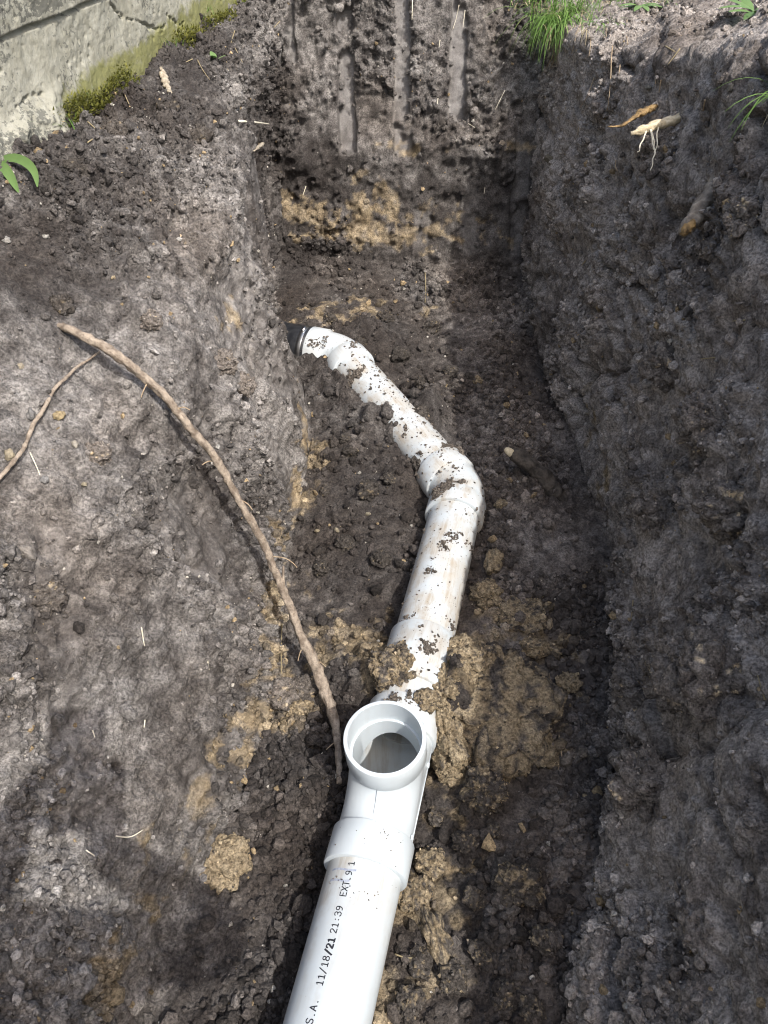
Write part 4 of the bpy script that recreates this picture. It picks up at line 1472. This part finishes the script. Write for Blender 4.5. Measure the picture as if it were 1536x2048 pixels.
P = path_on([(-30, 985), (0, 955), (30, 918), (48, 905), (52, 880), (70, 845), (90, 810), (105, 780), (130, 755), (150, 735), (165, 728), (185, 712), (200, 702)], [.01] * 13, 70)
P += 0.002 * np.stack([perlin(P, 30., 1.), perlin(P, 30., 2.), perlin(P, 30., 3.)], 1)
V, F = tube(P, np.interp(np.linspace(0, 1, 70), [0, .6, 1], [.0030, .0027, .0016]), 10, True, .35, 160.)
o = mesh_obj('root', V, F, BARK)
tag(o, 'thin wavy root lying on the left wall beside the long root', 'root')

# broken roots in the right wall
c, n, d = surf(1320, 248)
A = at_depth(1262, 268, d - .035)
B = at_depth(1378, 230, d - .02)
root = empty('root', tuple(B))
tag(root, 'pale snapped root with white rootlets sticking out of the right wall', 'root')
P = smooth_path([A, at_depth(1300, 254, d - .04), at_depth(1340, 243, d - .035), B, at_depth(1400, 226, d + .02)], 40)
V, F = tube(P, np.interp(np.linspace(0, 1, 40), [0, .08, .5, 1], [.003, .0075, .0085, .0075]), 16, True, .5, 110.)
mesh_obj('stem', V, F, PALEROOT, root)
for pts in ([(1292, 262), (1287, 280), (1278, 292), (1280, 305), (1274, 303)], [(1300, 256), (1306, 275), (1304, 290), (1312, 306), (1304, 320), (1308, 328), (1300, 340)], [(1317, 252), (1313, 275), (1316, 290), (1308, 305)], [(1302, 258), (1310, 282), (1306, 300)]):
    q = smooth_path([at_depth(x, y, d - .042) for x, y in pts], 24)
    q += 0.0012 * np.stack([perlin(q, 60., 1.), perlin(q, 60., 2.), perlin(q, 60., 3.)], 1)
    V, F = tube(q, np.linspace(.0016, .0009, 24), 7)
    mesh_obj('rootlet', V, F, WHITEROOT, root)
P = smooth_path([at_depth(1215, 253, d - .02), at_depth(1245, 254, d - .03), at_depth(1262, 240, d - .03), at_depth(1285, 222, d - .015), at_depth(1310, 214, d + .01)], 40)
V, F = tube(P, np.interp(np.linspace(0, 1, 40), [0, .3, .6, 1], [.002, .0045, .008, .009]), 14, True, .8, 90., .5)
o = mesh_obj('rotten_root', V, F, ROTWOOD)
tag(o, 'brown rotten root splinter beside the pale snapped root', 'root')
c, n, d = surf(1410, 410)
P = smooth_path([at_depth(1366, 468, d - .07), at_depth(1380, 450, d - .068), at_depth(1405, 412, d - .055), at_depth(1432, 376, d - .045), at_depth(1475, 335, d - .01)], 44)
V, F = tube(P, np.interp(np.linspace(0, 1, 44), [0, .05, .25, .6, 1], [.006, .011, .0135, .0165, .020]), 20, True, .45, 60.)
root = empty('root', tuple(P[-1]))
tag(root, 'thick dark root stub with a torn orange end in the right wall', 'root')
mesh_obj('stem', V, F, DARKWOOD, root)
V, F = tube(smooth_path([at_depth(1364, 470, d - .073), at_depth(1376, 456, d - .075), at_depth(1388, 440, d - .074)], 12), [.004, .006, .007, .008, .008, .008, .008, .008, .007, .006, .005, .003], 10, True, .5, 120.)
mesh_obj('torn_end', V, F, ROTWOOD, root)
c, n, d = surf(1070, 940)
P = smooth_path([at_depth(1015, 900, d - .045), at_depth(1060, 925, d - .05), at_depth(1100, 965, d - .05), at_depth(1145, 1035, d - .03)], 40)
V, F = tube(P, np.interp(np.linspace(0, 1, 40), [0, .06, .5, 1], [.010, .019, .022, .018]), 16, True, .34, 45., .7)
root = empty('wood_stub', tuple(P[-1]))
tag(root, 'dark soil caked stub of wood on the shaded floor by the right wall', 'wood')
mesh_obj('stem', V, F, CAKED, root)
V, F = tube(smooth_path([at_depth(1010, 898, d - .046), at_depth(1022, 906, d - .052), at_depth(1034, 912, d - .054)], 10), [.004, .007, .008, .009, .009, .009, .008, .007, .006, .004], 10, True, .4, 90.)
mesh_obj('torn_end', V, F, PALEROOT, root)

# hair roots, straws and twigs
def hair(pxs, r, mat, label, cat, group=None, lift=.008, name='rootlet'):
    P = [surf(*q, 6.0) for q in pxs]
    dep = min(p[2] for p in P) if len(P) < 3 else None
    pts = [at_depth(q[0], q[1], (p[2] if dep is None else p[2]) - lift) for q, p in zip(pxs, P)]
    Q = smooth_path(pts, 6 * len(pxs))
    if r > .004:
        Q = smooth_path(pts, 40)
        u = np.linspace(0, 1, 40)
        V, F = tube(Q, r * np.interp(u, [0, .1, .5, .85, 1], [.35, .8, 1., .6, .15]), 12, True, .7, 120., .6)
    else:
        V, F = tube(Q, np.linspace(r, r * .6, len(Q)), 6)
    o = mesh_obj(name, V, F, mat)
    tag(o, label, cat, group)


L1, G1 = 'fine rootlet hanging from the grassy edge of the right bank', 'rootlets under the grass'
for pts in ([(1108, 70), (1110, 110), (1082, 150)], [(1118, 75), (1108, 125), (1098, 142)], [(1150, 50), (1152, 80), (1143, 108)], [(1180, 65), (1182, 92), (1177, 115)], [(1254, 40), (1252, 70), (1257, 98)], [(1215, 45), (1210, 72), (1222, 88)], [(1225, 92), (1222, 120), (1222, 160), (1215, 220)],
            [(1213, 92), (1207, 115), (1203, 136)], [(1240, 130), (1238, 150), (1228, 175)], [(1165, 20), (1160, 55), (1150, 70)], [(1312, 150), (1311, 168)], [(1188, 155), (1175, 195), (1160, 215)], [(1322, 160), (1318, 185)], [(1410, 200), (1405, 228)], [(1160, 240), (1155, 270)], [(1232, 320), (1230, 335), (1236, 342)]):
    hair(pts, .0013, HAIRROOT, L1, 'rootlet', G1, .012)
L2, G2 = 'thin straw lying across the shaded right wall', 'straws on the right wall'
for pts in ([(1132, 215), (1098, 256)], [(1360, 97), (1335, 130)], [(1330, 92), (1350, 103)], [(1172, 520), (1148, 550)], [(1518, 420), (1508, 448)], [(1266, 1200), (1262, 1240)], [(1530, 1400), (1515, 1350)], [(1430, 715), (1400, 718)], [(1105, 1475), (1120, 1530), (1116, 1540)], [(1490, 640), (1465, 642)]):
    hair(pts, .0013, STRAW if len(pts) == 2 else HAIRROOT, L2, 'straw', G2, .006, 'straw')
hair([(478, 242), (505, 244), (538, 248)], .0024, WHITEROOT, 'white straight straw sticking out over the far corner of the left wall', 'straw', None, .03, 'straw')
hair([(508, 302), (515, 296), (528, 285)], .0050, DRYWOOD, 'pale wood splinter in the hollow at the far left corner', 'splinter', None, .012, 'wood_splinter')
hair([(322, 135), (330, 165), (343, 190)], .0072, DRYWOOD, 'pale dry wood stub at the moss below the concrete wall', 'wood', None, .008, 'wood_stub')
hair([(850, 545), (852, 575), (850, 605)], .0016, STRAW, 'pale straw hanging at the foot of the end wall', 'straw', None, .012, 'straw')
hair([(564, 1240), (562, 1300), (563, 1365)], .0014, STRAW, 'long pale straw hanging at the foot of the left wall', 'straw', None, .012, 'straw')
hair([(790, 1908), (815, 1918), (845, 1912)], .0012, STRAW, 'curved pale straw right of the printed pipe', 'straw', None, .012, 'straw')
hair([(625, 1520), (632, 1526), (645, 1505)], .0012, WHITEROOT, 'tiny forked white rootlet left of the tee', 'rootlet', None, .008)
hair([(1118, 1470), (1122, 1500), (1126, 1530)], .0015, HAIRROOT, 'curled rootlet at the right end of the clay slab', 'rootlet', None, .006)
L3, G3_ = 'dry grass stem on the loose bank below the concrete wall', 'dry stems on the left bank'
for pts in ([(165, 235), (190, 255), (212, 282)], [(160, 245), (185, 272)], [(455, 70), (470, 95), (485, 125)], [(395, 120), (405, 140), (420, 160)], [(150, 225), (185, 245)], [(250, 190), (258, 208)], [(385, 118), (372, 124)], [(470, 60), (462, 85)], [(560, 42), (548, 55)], [(175, 285), (200, 268)], [(90, 245), (130, 243)], [(110, 236), (125, 256)]):
    hair(pts, .0012, STRAW, L3, 'straw', G3_, .008, 'straw')
L4, G4 = 'fine pale rootlet on the sunlit left wall', 'rootlets on the left wall'
for pts in ([(283, 1255), (285, 1270), (289, 1292)], [(415, 1320), (418, 1340)], [(232, 1672), (262, 1676), (285, 1660)], [(172, 1700), (190, 1712)], [(465, 960), (450, 962)], [(60, 905), (72, 930), (80, 950)], [(290, 1440), (288, 1455)], [(185, 1460), (190, 1475)]):
    hair(pts, .0010, WHITEROOT, L4, 'rootlet', G4, .006)
L5, G5 = 'fine pale rootlet in the end wall', 'rootlets in the end wall'
for pts in ([(825, 0), (824, 40)], [(918, 10), (912, 40), (905, 60)], [(930, 20), (926, 55)], [(880, 80), (878, 95)], [(1010, 180), (990, 220)], [(876, 195), (875, 208)], [(925, 240), (950, 255)], [(970, 375), (968, 388)], [(612, 372), (606, 390)]):
    hair(pts, .0011, WHITEROOT, L5, 'rootlet', G5, .008)

# ------------------------------------------------------------------ plants


def blade(M, root, d, length, width, droop, seg=6, fold=.25, tone=None, shape='grass', side=None):
    d = np.asarray(d, float)
    d /= np.linalg.norm(d)
    pts = [np.asarray(root, float)]
    v = d.copy()
    for k in range(seg):
        pts.append(pts[-1] + v * length / seg)
        v = v + np.array([0, 0, -droop / seg])
        v /= np.linalg.norm(v)
    pts = np.array(pts)
    T = np.gradient(pts, axis=0)
    T /= np.linalg.norm(T, axis=1, keepdims=True)
    sv = np.cross(d, [0, 0, 1.]) if side is None else np.asarray(side, float)
    if np.linalg.norm(sv) < .1:
        sv = np.array([1., 0, 0])
    sv /= np.linalg.norm(sv)
    u = np.linspace(0, 1, seg + 1)
    if shape == 'grass':
        w = width * (1 - u ** 1.6) * .5 + .0002
    elif shape == 'leaf':
        w = width * .5 * np.sin(np.pi * np.clip(u * .93 + .05, 0, 1)) ** .8 + .0004
    else:
        w = width * .5 * np.clip(np.sin(np.pi * u ** 1.7), .06, 1)
    nn = np.cross(T, sv)
    L = pts + sv * w[:, None] + nn * (w * fold)[:, None]
    R = pts - sv * w[:, None] + nn * (w * fold)[:, None]
    V = np.concatenate([L, pts, R])
    n = seg + 1
    i = np.arange(seg)
    F = np.concatenate([np.stack([i, i + 1, n + i + 1], 1), np.stack([i, n + i + 1, n + i], 1), np.stack([n + i, n + i + 1, 2 * n + i + 1], 1), np.stack([n + i, 2 * n + i + 1, 2 * n + i], 1)])
    M.add(V, F, tone=rng.random() if tone is None else tone)


def tuft(name, label, c, nbl, spread, length, width, lean, droop, mat, cat='grass', group=None, straw=0):
    root = empty(name, tuple(c))
    tag(root, label, cat, group)
    M = Merge()
    for _ in range(nbl):
        if nbl <= 16:
            M = Merge()
        p = np.asarray(c) + np.array([rng.normal(0, spread), rng.normal(0, spread), rng.uniform(-.006, .004)])
        a = rng.uniform(0, 2 * math.pi)
        d = np.array([math.cos(a) * .55, math.sin(a) * .55, rng.uniform(.3, 1.)]) + np.asarray(lean)
        blade(M, p, d, length * rng.uniform(.5, 1.15), width * rng.uniform(.7, 1.2), droop * rng.uniform(.5, 1.5))
        if nbl <= 16:
            M.build('blade', mat, root)
    if nbl > 16:
        M.build('blades', mat, root)['kind'] = 'stuff'
    if straw:
        M = Merge()
        for _ in range(straw):
            if straw <= 16:
                M = Merge()
            p = np.asarray(c) + np.array([rng.normal(0, spread * 1.1), rng.normal(0, spread * 1.1), rng.uniform(-.01, .0)])
            a = rng.uniform(0, 2 * math.pi)
            d = np.array([math.cos(a) * .7, math.sin(a) * .7, rng.uniform(-.2, .5)]) + np.asarray(lean)
            blade(M, p, d, length * rng.uniform(.4, 1.0), width * .7, droop * 1.5)
            if straw <= 16:
                M.build('dry_blade', STRAW, root)
        if straw > 16:
            M.build('dry_blades', STRAW, root)['kind'] = 'stuff'
    return root


c, n, _ = surf(1115, 50)
tuft('grass_tuft', 'bright green grass tuft hanging over the corner of the right bank', c + np.array([.01, -.01, .02]), 260, .032, .135, .0026, (-.30, -.60, -.28), 2.8, GRASS, 'grass', None, 40)
c, n, _ = surf(1150, 25)
tuft('grass_tuft', 'dry and green grass clump behind the bright tuft on the right bank', c + np.array([.0, .02, .01]), 70, .03, .075, .0025, (-.1, -.4, .1), 2.0, GRASS, 'grass', None, 60)
c, n, _ = surf(1200, 45)
tuft('grass_tuft', 'thin straggly grass between the bright tuft and the leafy rosette', c, 26, .025, .055, .0022, (.1, -.5, -.1), 1.6, GRASS, 'grass', None, 24)
for px, py, nb, sp, ln, lab in ((1225, 8, 40, .03, .06, 'turf of short grass beside the leafy rosette on the right bank'), (1330, 2, 30, .03, .05, 'sparse turf behind the leafy rosette on the right bank'), (1065, 5, 60, .025, .07, 'grass at the very corner where right bank meets end wall')):
    c, n, _ = surf(px, py)
    tuft('grass_tuft', lab, c + np.array([0, 0, .006]), nb, sp, ln, .0024, (-.05, -.45, .1), 1.8, GRASS, 'grass', None, 24)
c, n, _ = surf(1530, 215)
tuft('grass_tuft', 'few long grass blades at the edge of the right wall', c + np.array([.02, 0, .02]), 7, .012, .10, .0030, (-.3, -.3, -.3), 1.6, GRASS, 'grass', None, 4)


def rosette(name, label, c, n, length, width, lean, droop, up=.35, shape='leaf', mat=None, cat='weed'):
    root = empty(name, tuple(c))
    tag(root, label, cat)
    for k in range(n):
        M = Merge()
        a = 2 * math.pi * k / n + rng.uniform(-.3, .3)
        d = np.array([math.cos(a), math.sin(a), up * rng.uniform(.5, 1.5)]) + np.asarray(lean)
        blade(M, np.asarray(c) + rng.normal(0, .002, 3), d, length * rng.uniform(.7, 1.15), width * rng.uniform(.8, 1.15), droop, 9, .22, None, shape)
        M.build('leaf', mat or WEED, root)
    return root


c, n, _ = surf(1285, 22)
rosette('weed', 'light green leafy rosette on top of the right bank', c + np.array([0, .01, .008]), 8, .055, .017, (0, -.2, 0), .9)
c, n, _ = surf(1178, 52)
rosette('weed', 'single small round leaf under the straggly grass', c + n * .012, 2, .02, .015, (-.1, -.6, .1), .5)
c, n, _ = surf(1500, 40)
rosette('weed', 'dark green leafy weed at the far right of the right bank', c + np.array([.01, .01, .012]), 9, .07, .018, (-.2, -.2, .1), .8)
c, n, _ = surf(20, 305)
root = empty('weed', tuple(c))
tag(root, 'weed with two long arching green leaves below the concrete wall', 'weed')
d0 = project(c)[2]
for pts, w in (([(-25, 322), (2, 328), (20, 350), (38, 386)], .016), ([(-10, 325), (25, 313), (55, 325), (72, 345), (75, 374)], .015)):
    Q = smooth_path([at_depth(x, y, d0 - .03 - .012 * k) for k, (x, y) in enumerate(pts)], 14)
    u = np.linspace(0, 1, 14)
    wd = w * .5 * np.sin(np.pi * np.clip(u * .9 + .08, 0, 1)) ** .75
    T = np.gradient(Q, axis=0)
    T /= np.linalg.norm(T, axis=1, keepdims=True)
    sv = np.cross(T, np.array([.15, -.75, .65]))
    sv /= np.linalg.norm(sv, axis=1, keepdims=True)
    nn = np.cross(sv, T)
    V = np.concatenate([Q + sv * wd[:, None] + nn * (wd * .3)[:, None], Q, Q - sv * wd[:, None] + nn * (wd * .3)[:, None]])
    i = np.arange(13)
    F = np.concatenate([np.stack([i, i + 1, 15 + i], 1), np.stack([i, 15 + i, 14 + i], 1), np.stack([14 + i, 15 + i, 29 + i], 1), np.stack([14 + i, 29 + i, 28 + i], 1)])
    mesh_obj('leaf', V, F, WEED, root, True, {'tone': np.full(len(V), .35)})
for px, py, nb, sp, ln, lab in ((165, 195, 16, .012, .045, 'small green grass sprig at the moss by the concrete wall'), (140, 252, 14, .014, .030, 'pale grass sprout on the soil edge below the moss'), (35, 258, 60, .024, .050, 'dark grass clump below the broken footing'), (400, 22, 18, .03, .03, 'thin grass along the far end of the mossy wall foot'),
                               (205, 170, 14, .02, .035, 'thin grass blades growing out of the moss'), (8, 280, 40, .016, .06, 'green grass clump beside the long leaved weed')):
    c, n, _ = surf(px, py)
    tuft('grass_tuft', lab, c + np.array([0, 0, .004]), nb, sp, ln, .0022, (.15, -.2, .3), .8, GRASS)
for k, (px, py) in enumerate(((112, 228), (190, 182), (232, 162), (265, 140), (300, 118), (345, 92), (372, 70), (415, 48), (445, 28), (478, 12), (62, 248), (88, 255))):
    c, n, _ = surf(px, py)
    tuft('grass_sprig', 'small grass sprig rooted along the foot of the concrete wall', c + np.array([-.004, 0, .003]), int(rng.integers(5, 10)), .010, .028, .0020, (.15, -.2, .3), .9, GRASS, 'grass', 'grass sprigs along the concrete')
c, n, _ = surf(82, 238)
rosette('seedling', 'tiny pale green seedling on the left bank', c + n * .008, 4, .012, .009, (0, 0, .4), .3)
c, n, _ = surf(425, 112)
rosette('seedling', 'green two leaved seedling on the loose soil below the concrete wall', c + n * .012, 3, .022, .016, (.1, -.3, .3), .4)
c, n, _ = surf(1278, 1402)


def build_moss():
    M = Merge()
    n = 12000
    y = rng.uniform(1.44, 2.62, n)
    x = conc_x(y)
    h = rng.random(n) ** 2 * (.036 + .022 * perlin(np.stack([x, y, 0 * y], 1), 9., 3.))
    dens = perlin(np.stack([x, y, h], 1), 11., 5.) + .25 - 6 * h
    for k in np.nonzero(dens > rng.uniform(-.25, .35, n))[0]:
        base = np.array([x[k] + .006 + rng.uniform(0, .022) * (1 - h[k] * 10 if h[k] < .08 else .1), y[k], .728 + h[k] + .008 * rng.random()])
        d = np.array([rng.normal(.5, .5), rng.normal(-.2, .5), rng.uniform(.1, 1.)])
        blade(M, base, d, rng.uniform(.004, .011), rng.uniform(.002, .0045), .3, 2, .2)
    o = M.build('moss', MOSS)
    tag(o, 'yellow green moss growing along the foot of the concrete wall', 'moss', None, 'stuff')


build_moss()


# ------------------------------------------------------------------ the person taking the picture: stands in the trench behind the camera, and his shadow falls on the left wall
def build_person():
    fw = np.array([0, CP, -SP])
    upv = np.array([0, SP, CP])
    rt = np.array([1.0, 0, 0])
    # phone: a thin slab square to the view, its lens corner just behind the camera
    pc = CAM - fw * .014 + rt * .022 - upv * .052
    w, h, t = .0375, .0775, .0042
    V = []
    for sx in (-1, 1):
        for sy in (-1, 1):
            for sz in (-1, 1):
                V.append(pc + rt * sx * w + upv * sy * h + fw * sz * t)
    bm = bmesh.new()
    vs = [bm.verts.new(v) for v in V]
    bmesh.ops.convex_hull(bm, input=vs)
    bmesh.ops.bevel(bm, geom=list(bm.edges), offset=.003, segments=2, affect='EDGES')
    me = bpy.data.meshes.new('phone')
    bm.to_mesh(me)
    bm.free()
    me.materials.append(RUBBER)
    ph = bpy.data.objects.new('phone', me)
    COL.objects.link(ph)
    tag(ph, 'black mobile phone held up by the person in the trench', 'phone')

    sx = .09                                    # body stands a little to the right of the phone
    pv = np.array([sx, -.50, .88])
    verts, edges, rad = [], [], []

    def add(p, r, parent=None):
        verts.append(tuple(map(float, p)))
        rad.append(r if isinstance(r, tuple) else (r, r))
        if parent is not None:
            edges.append((parent, len(verts) - 1))
        return len(verts) - 1
    pel = add(pv, (.155, .11))
    wst = add((sx, -.49, 1.04), (.145, .105), pel)
    che = add((sx, -.47, 1.24), (.165, .115), wst)
    shc = add((sx, -.45, 1.38), (.12, .085), che)
    nk = add((sx, -.43, 1.47), .055, shc)
    h1 = add((sx - .01, -.40, 1.55), (.068, .080), nk)
    h2 = add((sx - .01, -.385, 1.63), (.075, .090), h1)
    add((sx - .01, -.39, 1.70), (.055, .065), h2)
    for sgn in (-1, 1):
        hip = add((sx + sgn * .10, -.50, .80), .088, pel)
        kn = add((sx + sgn * .125, -.47, .44), .060, hip)
        an = add((sx + sgn * .13, -.52, .07), .042, kn)
        add((sx + sgn * .14, -.40, .035), (.042, .03), an)
        sh = add((sx + sgn * .19, -.45, 1.36), .062, shc)
        el = add((sx + sgn * .21, -.30, 1.12), .048, sh)
        side = pc + rt * sgn * (w + .022) - upv * .028 - fw * .030
        wr = add(side - upv * .055 - fw * .035, .030, el)
        pm = add(side, (.028, .018), wr)
        for k in range(4):                      # fingers behind the phone's edge, closing on it
            b = pc + rt * sgn * (w + .012) + upv * (-.002 - .019 * k) - fw * .004
            f0 = add(side + upv * (.014 - .012 * k) + fw * .010, .0092, pm)
            f1 = add(b + fw * .016 + rt * sgn * .004, .0085, f0)
            add(b + fw * .018 - rt * sgn * (.016 + .002 * (k % 2)) - fw * .002, .0078, f1)
        t0 = add(side - rt * sgn * .010 + upv * .020 - fw * .004, .0105, pm)
        add(pc + rt * sgn * (w - .012) + upv * .004 - fw * .016, .0090, t0)
    me = bpy.data.meshes.new('person_body')
    me.from_pydata(verts, edges, [])
    o = bpy.data.objects.new('person', me)
    COL.objects.link(o)
    m = o.modifiers.new('skin', 'SKIN')
    sv = me.skin_vertices[0].data
    for i, r in enumerate(rad):
        sv[i].radius = r
    sv[0].use_root = True
    m.use_smooth_shade = True
    o.modifiers.new('sub', 'SUBSURF').levels = 2
    o.modifiers['sub'].render_levels = 2
    dg = bpy.context.evaluated_depsgraph_get()
    me2 = bpy.data.meshes.new_from_object(o.evaluated_get(dg))
    o.modifiers.clear()
    o.data = me2
    skin = simple_mat('skin', (0.46, 0.28, 0.20), (0.56, 0.36, 0.27), 40, 0.5)
    jacket = simple_mat('dark_jacket', (0.03, 0.035, 0.05), (0.06, 0.065, 0.085), 80, 0.85, .001, 400)
    jeans = simple_mat('blue_jeans', (0.06, 0.085, 0.15), (0.11, 0.14, 0.22), 120, 0.85, .001, 500)
    boot = simple_mat('brown_boots', (0.07, 0.045, 0.03), (0.13, 0.09, 0.06), 60, 0.7)
    me2.materials.clear()
    for q in (skin, jacket, jeans, boot):
        me2.materials.append(q)
    n = len(me2.polygons)
    c = np.zeros(n * 3, np.float32)
    me2.polygons.foreach_get('center', c)
    c = c.reshape(-1, 3)
    dph = np.linalg.norm(c - pc, axis=1)
    idx = np.where(c[:, 2] > 1.47, 0, np.where(c[:, 2] > .90, 1, np.where(c[:, 2] > .12, 2, 3)))
    idx = np.where(dph < .125, 0, idx)
    me2.polygons.foreach_set('material_index', idx.astype(np.int32))
    me2.update()
    tag(o, 'person in dark jacket and jeans standing in the trench holding a phone', 'person')
    # hair
    BV, BF = ICO[4]
    V = BV * np.array([.083, .098, .085]) * (1 + .10 * fbm(BV, 6., 3))[:, None]
    keep = (BV[:, 2] > -.05 - .5 * np.clip(-BV[:, 1], 0, 1)) & (BV[:, 1] < .75)
    F = BF[keep[BF].all(1)]
    hair_mat = simple_mat('brown_hair', (0.03, 0.02, 0.014), (0.08, 0.055, 0.035), 200, 0.6, .002, 300)
    V = V + np.array([sx - .01, -.395, 1.655])
    mesh_obj('hair', V, F, hair_mat, o)
    # face: eyes, nose, mouth, ears
    for sgn in (-1, 1):
        e = np.array([sx - .01 + sgn * .031, -.306, 1.622])
        mesh_obj('eye', ICO[2][0] * .011 + e, ICO[2][1], INK, o)
        er = np.array([sx - .01 + sgn * .079, -.39, 1.61])
        mesh_obj('ear', ICO[3][0] * np.array([.010, .020, .032]) + er, ICO[3][1], skin, o)
    V, F = tube([np.array([sx - .01, -.304, 1.630]), np.array([sx - .01, -.288, 1.600]), np.array([sx - .01, -.284, 1.585]), np.array([sx - .01, -.306, 1.578])], [.008, .011, .014, .010], 10)
    mesh_obj('nose', V, F, skin, o)
    V, F = tube([np.array([sx - .035, -.316, 1.548]), np.array([sx - .01, -.305, 1.546]), np.array([sx + .015, -.316, 1.548])], [.003, .006, .003], 8)
    mesh_obj('mouth', V, F, simple_mat('lips', (0.36, 0.16, 0.13), (0.42, 0.20, 0.16), 60, 0.5), o)


build_person()
